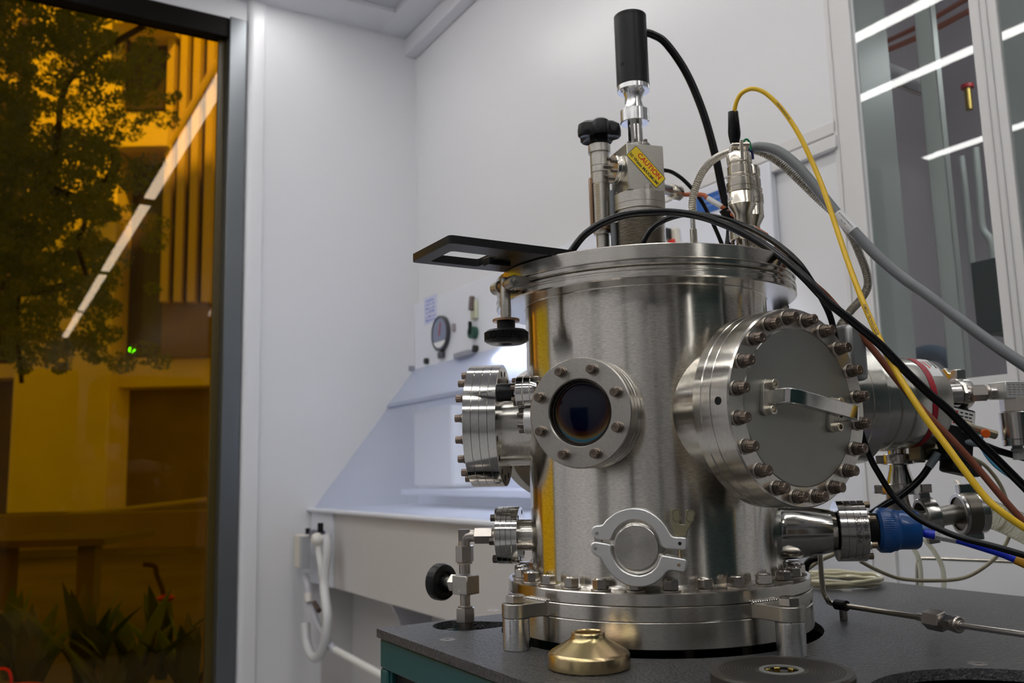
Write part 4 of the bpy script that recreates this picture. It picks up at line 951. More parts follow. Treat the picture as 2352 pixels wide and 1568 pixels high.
obj('star_knob', MB().lathe([(0, zs0+3), (13, zs0+3), (24, zs0+1), (28.5, zs0-1), (31, zs0+1.5), (31.5, zs0+8), (30, zs1-5), (24, zs1-1), (12, zs1+.4), (0, zs1+.6)], 120, fn=star), black, t, LM)

# ------------------------------------------------------------------ round multi-pin connectors
def knurl(prof_lo, prof_hi): return None
def connector(X, Y, s, dz, label, ph):
    t = thing('round_connector', label, 'connector', (X, Y, 441)); M = T(X, Y, 0)
    z = lambda y: vz(y, 129, -10)*1.0+dz
    obj('feedthrough_flange', MB().lathe([(0, 441.3), (10*s, 441.3), (10*s, z(553)), (17*s, z(552)), (18*s, z(551)), (18*s, z(543)), (17.2*s, z(542)), (18*s, z(541)), (18*s, z(530)), (16*s, z(528)), (15*s, z(523)), (0, z(523))], 72), nickel, t, M)
    bolts(t, M @ T(0, 0, z(551)) @ RX(PI), 14*s, 6, .3, sockbolt(4.5, 7), None, 0, 0)
    obj('back_shell', MB().lathe([(10.2*s, z(523)), (10.5*s, z(519)), (10.5*s, z(493)), (17*s, z(474)), (17.4*s, z(472)), (17*s, z(470)), (17*s, z(446)), (16*s, z(443)), (0, z(443))], 72), nickel, t, M)
    def kk(r, j, t): return r*(1-.022*((round(t/(2*PI)*120)+j) % 2)) if r > 17.2*s or (r < 15.9*s and r > 15.4*s) else r
    rings = [(16.5*s, z(444))]+[(17.9*s, z(443)+(z(433)-z(443))*k/6) for k in range(7)]+[(16.6*s, z(432.6)), (16.6*s, z(431.4))]+[(17.9*s, z(431)+(z(421)-z(431))*k/6) for k in range(7)]+[(16.6*s, z(420)), (16.6*s, z(413)), (17.2*s, z(412)), (17.2*s, z(408)), (14.5*s, z(406)), (14.5*s, z(404))]
    obj('knurled_ring', MB().lathe(rings, 120, fn=kk), nickel, t, M)
    g = [(14.6*s, z(404))]+[(15.6*s, z(403)+(z(384)-z(403))*k/12) for k in range(13)]+[(14.6*s, z(383)), (14*s, z(382)), (14*s, z(376)), (0, z(376))]
    obj('coupling_nut', MB().lathe(g, 120, fn=kk), nickel, t, M)
    obj('cable_collar', MB().lathe([(0, z(378)), (15*s, z(377)), (15.7*s, z(376)), (15.7*s, z(358)), (14.4*s, z(354)), (11*s, z(352)), (0, z(352))], 72), nickel, t, M)
    return t, M, z
t1, C1, z1_ = connector(129, -10, 1.0, 0, 'large nickel-plated round cable connector in front on the lid, with white sticker', 0)
t2, C2, z2_ = connector(153, 34, .90, -3, 'nickel-plated round cable connector partly hidden behind the front one', 1)
def sticker(tt, M, z0, z1, a0, a1, R, word):
    mb = MB(); n = 12
    vs = [((R+.15)*math.cos(a0+(a1-a0)*k/n), (R+.15)*math.sin(a0+(a1-a0)*k/n), z) for z in (z0, z1) for k in range(n+1)]
    mb.add(vs, [(k, k+1, k+n+2, k+n+1) for k in range(n)]); o = obj('sticker', mb, labelw, tt, M)
    am = (a0+a1)/2
    tx = text_mb(word, (z1-z0)*.62, Matrix.Identity(4), wrap=lambda v: Vector(((R+.3+v.z)*math.cos(am+v.x/R), (R+.3+v.z)*math.sin(am+v.x/R), (z0+z1)/2+v.y)), extr=.04)
    obj('sticker_text', tx, inkb, o, M)
sticker(t1, C1, z1_(464), z1_(456), -3.35, -2.55, 17.1, 'PPLE'); sticker(t1, C1, z1_(460), z1_(453), -.75, -.35, 17.1, 'T')
# cable clamp bars and screws on top of the front connector
zt = z1_(352)
obj('clamp_bar', MB().box(-2.2, 2.2, -3, 1, zt-14, zt+12, C1 @ T(0, -13.5, 0)), nickel, t1, bevel=.5)
obj('clamp_bar', MB().box(-11, -8, -6, 6, zt-2, zt+9, C1), nickel, t1, bevel=.5); obj('clamp_bar', MB().box(8, 11, -6, 6, zt-2, zt+9, C1), nickel, t1, bevel=.5)
for s in (-1, 1): obj('clamp_screw', MB().cyl(3.2, -5, 5, 24), nickel, t1, C1 @ T(6*s, -11, zt+7) @ RY(PI/2)); 
obj('clamp_rod', MB().cyl(1.6, -12, 12, 16), nickel, t1, C1 @ T(0, -11, zt+7) @ RY(PI/2))

# alligator clip boot
bt = Vector((123, -16, 0)); d_ = 1130
p0, p1 = P(1688, 330, 1128), P(1684, 256, 1128)
Mb = FR(p0, p1-p0, up=(0, -1, 0)); Lb = (p1-p0).length
t = thing('alligator_clip', 'black rubber alligator clip boot with yellow wire on top of the front connector', 'clip', tuple(p0))
obj('boot', MB().lathe([(0, 0), (5.6, 0), (6.4, 2), (7.8, 10), (8.1, 14), (7.6, 22), (6.6, Lb-1), (6.2, Lb), (0, Lb)], 32, fn=lambda r, j, t: r*(1-.18*abs(math.sin(t)))), rubber, t, Mb)
obj('jaw', MB().box(-3, 3, -2, 2, -9, 1, Mb), nickel, t, bevel=.5)

# ------------------------------------------------------------------ cables and hoses
def C_(name, pts, r, m, label, cat='cable', **k):
    return cable(name, [P(*p) for p in pts], r, m, label, cat, **k)
C_('motor_cable', [(1478,74,1256),(1500,80,1256),(1530,100,1256),(1575,165,1254),(1612,250,1250),(1640,345,1245),(1660,440,1240),(1672,490,1235),(1677,530,1230),(1672,575,1224)], 5.6, rubber, 'thick black cable arching down from the black motor')
pm = bpy.data.objects
s_t = thing('cable_boot', 'black strain-relief bundle at the foot of the motor cable beside the front connector', 'cable boot', tuple(P(1676, 510, 1215)))
obj('boot', MB().tube(spline([P(1664, 478, 1215), P(1676, 497, 1215), P(1690, 520, 1210), P(1700, 545, 1205)]), lambda k: 8.5), blackm, s_t)
obj('strap', MB().tube([P(1666, 488, 1206), P(1694, 492, 1206)], 3.4), blackm, s_t)
C_('thin_black_cable', [(1522,390,1245),(1545,396,1250),(1575,418,1250),(1610,460,1245),(1640,518,1238),(1662,570,1230)], 2.9, rubber, 'thin black cable curving down behind the coaxial fitting')
C_('arching_black_cable', [(1306,590,1062),(1316,572,1062),(1345,537,1062),(1390,509,1062),(1440,493,1064),(1500,487,1066),(1560,489,1066),(1620,500,1060),(1690,527,1040),(1760,566,1010),(1810,603,975),(1850,640,955),(1900,692,945),(1960,740,940),(2020,790,935),(2080,852,930),(2130,900,925),(2180,943,920),(2240,1005,915),(2300,1065,910),(2370,1135,905)], 4.6, rubber, 'long black cable arching over the lid and running down to the right edge')
C_('looping_black_cable', [(1474,572,1100),(1482,548,1100),(1503,520,1100),(1540,500,1100),(1590,491,1098),(1650,500,1095),(1700,515,1090),(1745,535,1060),(1795,568,1026),(1835,605,1000),(1866,650,996),(1890,690,1005),(1908,730,1010),(1920,780,1015),(1950,900,1020),(1993,1035,1020),(2020,1090,1015),(2055,1142,1005),(2104,1187,990),(2158,1215,975),(2212,1236,960),(2285,1255,945),(2370,1280,930)], 3.6, rubber, 'shiny black cable looping over the lid and passing behind the large blank flange')
C_('rear_black_cable', [(2000,1180,1150),(2030,1160,1150),(2070,1137,1150),(2110,1103,1150),(2135,1070,1150),(2153,1040,1150)], 4.5, rubber, 'short black cable with grey sleeve rising behind the blue plug')
C_('grey_sleeve', [(2133,1072,1148),(2143,1058,1148),(2155,1040,1148)], 5.2, mat('sleeve_grey', (.16,.19,.21), .4), 'grey sleeve on the short black cable under the black solenoid', 'sleeve')
C_('side_black_cable', [(2240,1017,1150),(2265,1024,1150),(2300,1037,1150),(2370,1056,1150)], 4.6, rubber, 'black cable leaving the black solenoid towards the right edge')
C_('grey_sleeve', [(2203,1014,1150),(2222,1016,1150),(2240,1017,1150)], 5.2, mat('sleeve_grey', (.16,.19,.21), .4), 'grey sleeve to the right of the black solenoid', 'sleeve')
o_, gp = C_('grey_signal_cable', [(1712,352,1180),(1722,343,1178),(1745,337,1170),(1785,346,1155),(1830,380,1140),(1875,432,1125),(1920,487,1110),(1960,530,1098),(2010,583,1084),(2060,628,1070),(2130,678,1050),(2200,730,1030),(2270,782,1010),(2370,850,985)], 6.6, greyc, 'thick grey cable running from the rear connector down to the right edge')
# white cable marker wrapped around the grey cable
i0_ = min(range(len(gp)), key=lambda i: (gp[i]-P(1922, 489, 1109)).length); i1_ = min(range(len(gp)), key=lambda i: (gp[i]-P(1961, 531, 1098)).length)
seg = gp[i0_:i1_+1]; mkr = thing('cable_marker', 'white printed marker sleeve on the thick grey cable', 'cable marker', tuple(seg[0]))
obj('sleeve', MB().tube(seg, 6.95, 24), labelw, mkr)
def on_cable(seg, r, s, size, off, parent, m=inkb, spread=0, flip=False, name='printed_text'):
    a, b = seg[0], seg[-1]; d = (b-a).normalized(); c = (a+b)/2; cdir = (CAM-c).normalized(); n = (cdir-d*cdir.dot(d)).normalized(); s_ = n.cross(d)
    if flip: d = -d; s_ = -s_
    mb = text_mb(s, size, Matrix.Identity(4), wrap=lambda v: c+d*(v.x)+(n*math.cos((v.y+off)/r)+s_*math.sin((v.y+off)/r))*(r+.1+v.z), extr=.04)
    return obj(name, mb, m, parent)
on_cable(seg, 6.95, 'EL000020-0046-01.2', 3.0, 2.4, mkr); on_cable(seg, 6.95, 'Rev 02', 3.0, -1.8, mkr)
yp = [(1687,262,1126),(1688,248,1124),(1694,228,1120),(1706,212,1116),(1728,204,1110),(1755,212,1105),(1785,238,1098),(1812,272,1090),(1840,318,1080),(1870,382,1068),(1893,440,1055),(1915,505,1040),(1940,580,1020),(1965,650,1000),(1990,712,980),(2020,778,955),(2050,838,935),(2090,905,915),(2130,965,900),(2175,1025,885),(2215,1080,872),(2260,1138,860),(2300,1175,850),(2372,1225,840)]
yo, yps = C_('yellow_thermocouple_cable', yp, lambda k: 2.6+.9*min(1, k/300), yelc, 'bright yellow cable arching from the clip down to the right edge')
def near(px_, py_, path):
    def pr_(q): q = q-CAM; z = q.dot(fw); return (1176+FPX*q.dot(cr)/z, 784-FPX*q.dot(cu)/z)
    return min(range(len(path)), key=lambda i: (pr_(path[i])[0]-px_)**2+(pr_(path[i])[1]-py_)**2)
for (a, b, s, sz_) in (((1985, 695), (2022, 778), 'OMEGA TECHNOLOGIES', 3.9), ((2028, 795), (2046, 832), 'INC.', 3.9), ((1778, 228), (1822, 287), 'TECHNOLOGIES INC', 3.0)):
    sg = yps[near(*a, yps):near(*b, yps)+1]
    cc = sg[len(sg)//2]
    a_, b_v = sg[0], sg[-1]; r_ = 3.3 if a[1] > 400 else 2.9
    # follow the bend: place the letters along the polyline
    L_ = [0]
    for p, q in zip(sg, sg[1:]): L_.append(L_[-1]+(q-p).length)
    def wrapc(v, sg=sg, L_=L_, r_=r_):
        x = v.x+L_[-1]/2; i = 0
        while i < len(L_)-2 and L_[i+1] < x: i += 1
        d = (sg[i+1]-sg[i]).normalized(); p = sg[i]+d*(x-L_[i]); cd_ = (CAM-p).normalized(); n = (cd_-d*cd_.dot(d)).normalized(); s2 = n.cross(d)
        return p+(n*math.cos(v.y/r_)+s2*math.sin(v.y/r_))*(r_+.12+v.z)
    obj('printed_text', text_mb(s, sz_, Matrix.Identity(4), wrap=wrapc, extr=.03, bold=.08), inkb, yo)
def ribcable(name, pts, r, pitch, depth, m, label, n=14):
    p, f = ribbed([P(*q) for q in pts], r, pitch, depth, pitch/6); b = Vector(p[0])
    return tag(obj(name, MB().tube([q-b for q in p], f, n), m, None, T(*b)), label, 'conduit')
ribcable('braided_conduit', [(1592,490,1140),(1590,470,1142),(1595,440,1146),(1612,398,1150),(1640,366,1158),(1680,348,1170),(1720,345,1185),(1752,352,1185),(1790,374,1175),(1830,410,1165),(1880,458,1150),(1925,500,1135),(1955,542,1120),(1977,590,1105),(1991,630,1092),(1992,660,1085),(1975,690,1078),(1950,718,1070),(1924,757,1062)], 5.2, 2.9, 1.3, conduitm, 'flexible ribbed metal conduit looping from the thin probe over to the big flange')
pb = thing('thermocouple_probe', 'thin steel probe rod standing on the lid under the ribbed conduit', 'probe', tuple(P(1592, 520, 1140)))
q = P(1592, 520, 1140); pz = lambda y: vz(y, q.x, q.y)
obj('rod', MB().cyl(3.1, pz(527), pz(486), 20), steel, pb, T(q.x, q.y, 0)); obj('sleeve', MB().cyl(4.4, 441.3, pz(526), 20), nickel, pb, T(q.x, q.y, 0)); obj('ferrule', MB().cyl(9, 441.3, 444, 24), steel, pb, T(q.x, q.y, 0))
oc, op = cable('orange_coax_cable', [coax_end, P(1612,447,1232), P(1625,455,1225), P(1650,470,1215), P(1680,490,1205), P(1720,515,1170), P(1760,540,1120)], 3.1, orangec, 'thin orange coaxial cable with white marker from the coaxial fitting')
sg = op[near(1626, 456, op):near(1657, 474, op)+1]
mk = obj('marker', MB().tube(sg, 3.7, 16), labelw, oc); on_cable(sg, 3.7, '- -- - ---', 2.6, .6, mk)
C_('brown_cable', [(1785,566,1050),(1830,612,1010),(1866,650,1015),(1892,673,1035),(1917,700,1038),(1965,755,1034),(2015,815,1028),(2072,887,1020),(2130,952,1010),(2187,1010,1000),(2244,1073,990),(2307,1148,975),(2370,1218,960)], 3.8, brownc, 'brown cable running beside the yellow one behind the long black cable')
C_('green_wire', [(1704,340,1160),(1708,325,1160),(1715,320,1160),(1722,328,1160),(1725,345,1160)], 1.5, greenc, 'small green wire loop behind the top of the front connector', 'wire')
C_('blue_wire', [(1722,340,1165),(1727,355,1165),(1728,366,1165)], 2.4, mat('navy', (.01,.01,.12), .4), 'short dark blue wire at the rear connector', 'wire')
ge = V.translation
gpl = MG @ T(0, 0, FG) @ Vector((0, -1, 70)); 
dd = (gpl-CAM).dot(fw)
bo, bps = cable('blue_gauge_cable', [gpl, P(2126, 1224, dd-3), P(2160, 1230, dd-10), P(2200, 1238, dd-18), P(2250, 1253, dd-30), P(2300, 1269, dd-42), P(2336, 1284, dd-52)], 5.2, bluec, 'bright blue cable leaving the blue plug to the right')
sg = bps[near(2147, 1227, bps):near(2198, 1238, bps)+1]
mk = obj('marker', MB().tube(sg, 5.6, 24), labelw, bo); on_cable(sg, 5.6, 'ION GAUGE', 4.0, 2.2, mk, flip=True); on_cable(sg, 5.6, 'ION GAUGE', 4.0, -2.6, mk, flip=True)
cable('orange_sleeve', [P(2332, 1282, dd-51), P(2350, 1290, dd-55), P(2375, 1302, dd-60)], 6.2, mat('amber_sleeve', (.62,.30,.02), .4), 'amber sleeve on the blue cable at the right edge', 'sleeve')
C_('beige_hose_loop', [(1975,1288,1230),(2013,1308,1230),(2067,1328,1230),(2140,1333,1230),(2212,1327,1230),(2266,1298,1230),(2303,1260,1230),(2322,1215,1230),(2317,1170,1230),(2299,1116,1230),(2266,1072,1230),(2232,1050,1230)], 2.6, beigec, 'thin beige tube making a wide loop over the worktop at the right', 'tube')
C_('light_blue_tube', [(2262,996,1140),(2252,1012,1140),(2258,1034,1140),(2278,1062,1140),(2305,1085,1140),(2370,1128,1140)], 2.0, cyanc, 'thin light blue air tube below the orange push fitting', 'tube')
# clear tubes and rod frame at the back of the worktop
for i, (x0, dx_, lab_) in enumerate(((2078, 0, 'clear tube arching to the worktop edge, left one'), (2120, 0, 'clear tube arching to the worktop edge, right one'))):
    C_('clear_tube', [(x0-10,1225,1500),(x0+22,1262,1500),(x0+35,1300,1500),(x0+38,1372,1500)] if i == 0 else [(x0,1235,1500),(x0+28,1270,1500),(x0+46,1310,1500),(x0+48,1372,1500)], 4, clearp, lab_, 'tube')
C_('rod_frame', [(2108,1372,1620),(2108,1340,1620),(2108,1296,1620),(2113,1286,1620),(2124,1282,1620),(2230,1286,1600),(2372,1292,1580)], 3.6, nickel, 'thin bent metal rod standing behind the worktop at the right', 'rod')
cc = PZ(1925, 1338, ZT); coil = []
for k in range(220):
    a = k*.16; r = 62+2.2*math.sin(k*.37)+k*.02; coil.append(Vector((cc.x-10+r*math.cos(a), cc.y-20+r*math.sin(a), ZT+3.2+k*.045+1.2*math.sin(k*.9))))
b = coil[0]; tag(obj('clear_hose_coil', MB().tube([q-b for q in coil], 3.0, 10), mat('pale_yellow_hose', (.62,.58,.40), .2, 0, coat=.3), None, T(*b)), 'coil of pale yellowish tubing lying on the worktop behind the chamber', 'hose coil')
C_('pale_hose', [(1852,1308,1230),(1880,1288,1215),(1915,1272,1205),(1940,1262,1200)], 3.2, mat('pale_yellow_hose', (.62,.58,.40), .2, 0, coat=.3), 'short pale tube running from behind the chamber towards the cone', 'hose')
C_('short_black_hose', [(1849,1316,1190),(1852,1298,1190),(1862,1286,1190),(1880,1280,1190)], 4.5, rubber, 'short black hose behind the right side of the chamber base', 'hose')
# stainless tube line with a union on the worktop
zt_ = 38
g1, g2, g3, g4 = PZ(1925, 1388, zt_), PZ(2130, 1420, zt_), PZ(2205, 1435, zt_), PZ(2400, 1463, zt_)
tl = thing('gas_tube_line', 'bent stainless gas tube with a hex union running over the worktop at the right', 'tube line', tuple(g2))
dl = (g2-g1).normalized(); g0 = g1-dl*14
vt_top = Vector((0, 0, 0)); q = P(1883, 1265, (g0-CAM).dot(fw)*1.0)
path = [Vector((q.x, q.y, 150)), Vector((q.x, q.y, 110)), Vector((q.x, q.y, 66)), Vector((q.x+.5, q.y-1, 53)), Vector((q.x+4, q.y-5, 43)), g0+Vector((0,0,1)), g1, g1+(g2-g1)*.5, g2]
obj('tube', MB().tube(spline(path, 14), 3.2, 20), mat('tube_steel', (.46,.42,.35), .28, 1), tl)
obj('tube', MB().tube([g3, g4], 3.4, 20), steel, tl)
Mu = FR(g2, g3-g2); Lu = (g3-g2).length
obj('ferrule', MB().cyl(4.4, -14, 2, 24).cyl(6, -3, 1.5, 24), nutm, tl, Mu); obj('union_nut', MB().hexa(19, 1, Lu*.52, c=1.4), nutm, tl, Mu @ RZ(.3)); obj('union_body', MB().cyl(7.5, Lu*.5, Lu*.62, 32), nutm, tl, Mu); obj('union_nut', MB().hexa(15, Lu*.6, Lu*.86, c=1.2), nutm, tl, Mu @ RZ(.7)); obj('collar', MB().cyl(8.6, Lu*.84, Lu*1.0, 32, c=1.2).cyl(5, Lu*.9, Lu*1.05), nutm, tl, Mu)
so_ = PZ(1945, 1424, ZT); pg = g1+dl*((so_-g1).dot(dl)); 
obj('black_clip', MB().tube([pg-dl*9, pg+dl*7], 6.2, 24), blackm, tl)
obj('standoff', MB().hexa(8.5, 0, zt_-ZT-3, c=.4), nutm, tl, T(pg.x+1, pg.y, ZT))

# ------------------------------------------------------------------ loose parts on the worktop
t = thing('brass_cone', 'brass-coloured round cone ring lying on the worktop in front of the chamber', 'cone ring', (-100, -214, ZT))
obj('cone', MB().lathe([(0, .2), (38, .2), (39.2, 1.5), (39.2, 12), (38.4, 14), (36, 15.8), (20, 25), (17.2, 27.2), (16.2, 29), (16.2, 31.6), (15.4, 32.8), (14, 33), (13, 32), (12.6, 27), (12.8, 24), (0, 22)], 128), gold, t, T(-100, -214, ZT))
t = thing('grooved_disc', 'dark round disc with concentric grooves and a hollow hub on the worktop edge', 'disc', (56, -309, ZT))
DM = T(56, -309, ZT)
obj('disc', MB().lathe([(0, .2), (58, .2), (59.5, 1.6), (59.5, 12), (58, 14), (19, 14), (18, 13.4), (14, 9), (13, 4), (0, 3)], 160), silic, t, DM)
for k in range(11): 
    r = 23+k*2.75; obj('groove', MB().ring(r, r+1.25, 13.7, 14.15, 128, c=.1), groovem, t, DM)
obj('hub_ring', MB().ring(14.5, 18.5, 13.2, 14.6, 64, c=.3), mat('grey_ceramic', (.18,.18,.17), .4), t, DM)
for a in (.6, 1.6, 2.4, 4.2, 5.4): obj('contact', MB().box(-2.6, 2.6, -1.4, 1.4, 7, 13.6, DM @ T(12.4*math.cos(a), 12.4*math.sin(a), 0) @ RZ(a+PI/2)), mat('gold_contact', (.72,.55,.15), .25, 1), t, bevel=.5)

# ------------------------------------------------------------------ pump and fittings behind the big flange
npump = Vector((.98, .2, 0)).normalized(); ZP = 282
MP = FR((0, 0, ZP), npump)
tp = thing('turbo_pump', 'horizontal steel turbo pump with red and white label behind the large blank flange', 'pump', tuple(npump*260+Vector((0, 0, ZP))))
obj('inlet_neck', MB().cyl(62, 130, 232, 96), satin, tp, MP)
obj('inlet_flange', MB().lathe([(0, 236), (76, 236), (77, 237), (77, 258), (76, 259), (76, 259.6), (77, 260.4), (77, 280), (76, 281), (0, 281)], 128), turned, tp, MP)
obj('pump_body', MB().lathe([(0, 280), (66, 280), (66, 292), (62, 294), (62, 304), (60, 305), (60, 309), (62, 310), (62, 324), (58, 326), (58, 330), (60, 331), (60, 346), (58, 352), (58, 354), (0, 354)], 128), turned, tp, MP)
obj('end_cap', MB().lathe([(57, 353), (58, 354), (57.5, 378), (54, 386), (44, 391), (0, 392)], 128), satin, tp, MP)
def band(R0, R1, z0, z1, a0, a1, m, nm, n=40, parent=tp, M=MP, off=.4):
    vs = [((R+off)*math.cos(a0+(a1-a0)*k/n), (R+off)*math.sin(a0+(a1-a0)*k/n), z) for z, R in ((z0, R0), (z1, R1)) for k in range(n+1)]
    return obj(nm, MB().add(vs, [(k, k+1, k+n+2, k+n+1) for k in range(n)]), m, parent, M)
band(58, 58, 353, 361, 0, 2*PI, redl, 'red_band', 120)
band(57.8, 57.6, 362, 378, .95, 2.6, labelw, 'white_label')
lc = MP.inverted() @ CAM; afp = math.atan2(lc.y, lc.x)
for k_, (zc_, hw_, c_) in enumerate(((375.5, 1.1, inkb), (372, .6, inkb), (369.5, .6, inkb), (366, .9, inkr), (363.5, .5, inkb))):
    for j_ in range(3): band(57.75, 57.75, zc_-hw_, zc_+hw_, 1.2+j_*.42, 1.2+j_*.42+.22+.05*((k_+j_) % 3), c_, 'label_print', 10, off=.55)
for w_, s_z, zc_, R_, da, m_ in (('P', 7, 357, 58.4, -.15, labelw),):
    obj('label_text', text_mb(w_, s_z, Matrix.Identity(4), wrap=(lambda R_, da, zc_: (lambda v: Vector(((R_+.5+v.z)*math.cos(afp+da+v.x/R_), (R_+.5+v.z)*math.sin(afp+da+v.x/R_), zc_+v.y))))(R_, da, zc_), extr=.04), m_, tp, MP)
# grey rounded box on top right of the flange
q = P(1938, 800, 1050)
tag(obj('terminal_box', MB().box(-15, 13, -25, 25, -40, 26, T(*q) @ RZ(.4)), mat('zinc_box', (.36,.37,.37), .35, .8), bevel=6), 'small grey metal terminal box behind the upper right edge of the blank flange', 'box')
# KF clamp with wing nut at the pump end
def kfclamp(name, c, n, R, label, wing=True, parent=None, up=(0, 0, 1), w=9):
    t = thing(name, label, 'clamp', tuple(c)); M = FR(c, n, up)
    obj('clamp_ring', MB().lathe([(R-5, -w), (R-1, -w), (R, -w+1), (R+.6, 0), (R, w-1), (R-1, w), (R-5, w)], 48), steel, t, M)
    obj('clamp_ear', MB().box(-6, 6, R-4, R+12, -w*.8, w*.8, M), steel, t, bevel=1.2)
    obj('clamp_ear', MB().box(-5, 5, -R-8, -R+4, -w*.8, w*.8, M), steel, t, bevel=1.2)
    if wing:
        obj('wing_nut', MB().prism([(0, -4), (10, -4), (18, -12), (24, -10), (20, 0), (24, 10), (18, 12), (10, 4), (0, 4)], -2.5, 2.5, M @ T(5, R+5, 0)), nickel, t, bevel=1)
    return t, M
c = P(2205, 904, 1175)
kfclamp('vent_clamp', c, npump, 20, 'steel clamp with wing nut at the end of the pump')
t = thing('pressure_transducer', 'steel pressure transducer hanging from a square fitting at the right edge', 'transducer', tuple(P(2320, 900, 1150)))
Mf = FR(P(2175, 906, 1160), P(2290, 900, 1150)-P(2175, 906, 1160)); Lf = (P(2290, 900, 1150)-P(2175, 906, 1160)).length
obj('tube', MB().cyl(6, 0, Lf, 32).cyl(14, 3, 16, 32), steel, t, Mf); obj('nut', MB().hexa(19, Lf*.46, Lf*.78, c=1.5), nutm, t, Mf @ RZ(.3)); obj('collar', MB().cyl(9.5, Lf*.76, Lf*.86, 32, c=1.5), washm, t, Mf); obj('nut', MB().hexa(22, Lf*.3, Lf*.38, c=1), nutm, t, Mf)
q = P(2318, 897, 1152)
obj('square_fitting', MB().box(-20, 26, -14, 14, -11, 11, T(*q) @ RZ(.32)), cast, t, bevel=1)
fx = MB(); FQ = T(*q) @ RZ(.32)
for k_ in range(5):
    for j_ in range(4): fx.box(-17+j_*7.5+(k_ % 2), -17+j_*7.5+4.5+(k_*j_ % 3)*.6, -14.15, -14.0, 6-k_*3.2, 7.2-k_*3.2, FQ)
obj('engraved_lines', fx, mat('engraving_grey', (.25,.22,.22), .5), t)
obj('outlet_tube', MB().cyl(4, 0, 50, 24), steel, t, FR(q+Vector((22, 6, 2)), (1, .3, .05)))
tz0, tz1, tz2, tz3 = [vz(y, q.x, q.y) for y in (1045, 1024, 946, 912)]
obj('nut', MB().hexa(27, tz2, tz3, c=1.6), nutm, t, T(q.x+3, q.y, 0) @ RZ(.4))
obj('can', MB().lathe([(0, tz1), (16.5, tz1), (17.4, tz1+1), (17.4, tz1+8), (18.2, tz1+9), (18.6, tz2-1), (17.6, tz2), (0, tz2)], 72), steel, t, T(q.x+4, q.y, 0))
obj('plug', MB().cyl(6.5, tz0-6, tz1, 24).cyl(9, tz0+4, tz1-3, 6), mat('grey_plug', (.30,.31,.29), .45), t, T(q.x+3, q.y, 0))
# black solenoid with label
q = P(2186, 1000, 1160)
t = thing('solenoid_valve', 'black solenoid valve block with small white label under the pump end', 'valve', tuple(q)); Ms = T(*q) @ RZ(.30) @ RY(.20)
obj('coil_block', MB().box(-20, 22, -16, 16, -34, 36, Ms), blackm, t, bevel=3)
obj('foot', MB().box(-6, 40, -14, 14, -48, -30, Ms), blackm, t, bevel=4)
lb = obj('label', MB().box(-17, 20, -16.6, -16, 10, 33, Ms), labelw, t)
obj('label_logo', MB().box(-15, -8, -17, -16.5, 13, 30, Ms), inkr, lb)
lt_ = MB()
for k_ in range(4):
    for j_ in range(3): lt_.box(-4+j_*7, -4+j_*7+4+(k_+j_) % 3*.8, -16.9, -16.6, 28-k_*4.6, 29.8-k_*4.6, Ms)
obj('label_print', lt_, inkb, lb)
obj('brass_nut', MB().cyl(9, 0, 16, 6), nickel, t, FR(q+Vector((-14, -6, 30)), (-.9, -.3, .3)))
obj('air_fitting', MB().cyl(5.6, 0, 44, 32).cyl(9, -2, 6, 32), mat('pale_brass', (.55,.48,.35), .35, 1), t, FR(P(2212, 978, 1150), P(2262, 992, 1150)-P(2212, 978, 1150)))
obj('push_ring', MB().cyl(5.4, 0, 6, 32), orangep, t, FR(P(2262, 994, 1140), P(2270, 999, 1125)-P(2262, 994, 1140)))
obj('push_tip', MB().cyl(5, 0, 14, 32, r2=2), beigep, t, FR(P(2266, 993, 1150), P(2290, 999, 1152)-P(2266, 993, 1150)))
t = thing('brass_elbow', 'dark brass elbow fitting to the left of the black solenoid', 'fitting', tuple(P(2118, 1034, 1160)))
obj('body', MB().box(-11, 11, -9, 9, -12, 12, T(*P(2112, 1036, 1160)) @ RZ(.5)), mat('dark_brass', (.26,.22,.15), .35, 1), t, bevel=2)
obj('nut', MB().hexa(16, 0, 20, c=1), mat('dark_brass', (.26,.22,.15), .35, 1), t, FR(P(2120, 1032, 1160), P(2150, 1030, 1160)-P(2120, 1032, 1160)))
# vertical nipple with clamps, elbow and foreline
dn = 1190
pv = P(2062, 1050, dn); nz = lambda y: vz(y, pv.x, pv.y)
t = thing('foreline_nipple', 'vertical polished reducer nipple under the pump between two clamps', 'pipe fitting', tuple(pv))
obj('tube', MB().lathe([(12, nz(1022)), (13, nz(1022)), (13, nz(1050)), (12.2, nz(1062)), (13, nz(1075)), (19, nz(1110)), (20, nz(1122)), (19, nz(1122))], 48), polish, t, T(pv.x, pv.y, 0))
kfclamp('upper_foreline_clamp', Vector((pv.x, pv.y, nz(1054))), (0, 0, 1), 21, 'steel clamp around the pipe directly under the pump', False, up=(1, -.2, 0), w=7)
kfclamp('lower_foreline_clamp', Vector((pv.x, pv.y, nz(1122))), (0, 0, 1), 26, 'steel clamp around the pipe below the reducer nipple', False, up=(1, -.2, 0), w=7)
el = spline([P(2060, 1124, dn), P(2062, 1150, dn), P(2075, 1180, dn), P(2105, 1196, dn), P(2135, 1196, dn)], 12)
tag(obj('pipe_elbow', MB().tube([q_-el[0] for q_ in el], 14, 32), satin, None, T(*el[0])), 'matte steel pipe elbow behind the blue plug', 'elbow')
t, M = kfclamp('elbow_clamp', P(2132, 1188, dn-10), (P(2160, 1180, dn)-P(2100, 1190, dn)), 26, 'round steel clamp joining the elbow and the horizontal pipe', True)
fp = [P(2135, 1190, dn), P(2230, 1174, dn)]
tag(obj('horizontal_pipe', MB().tube([q_-fp[0] for q_ in fp], 13, 32), satin, None, T(*fp[0])), 'short horizontal steel pipe right of the elbow behind the yellow cable', 'pipe')
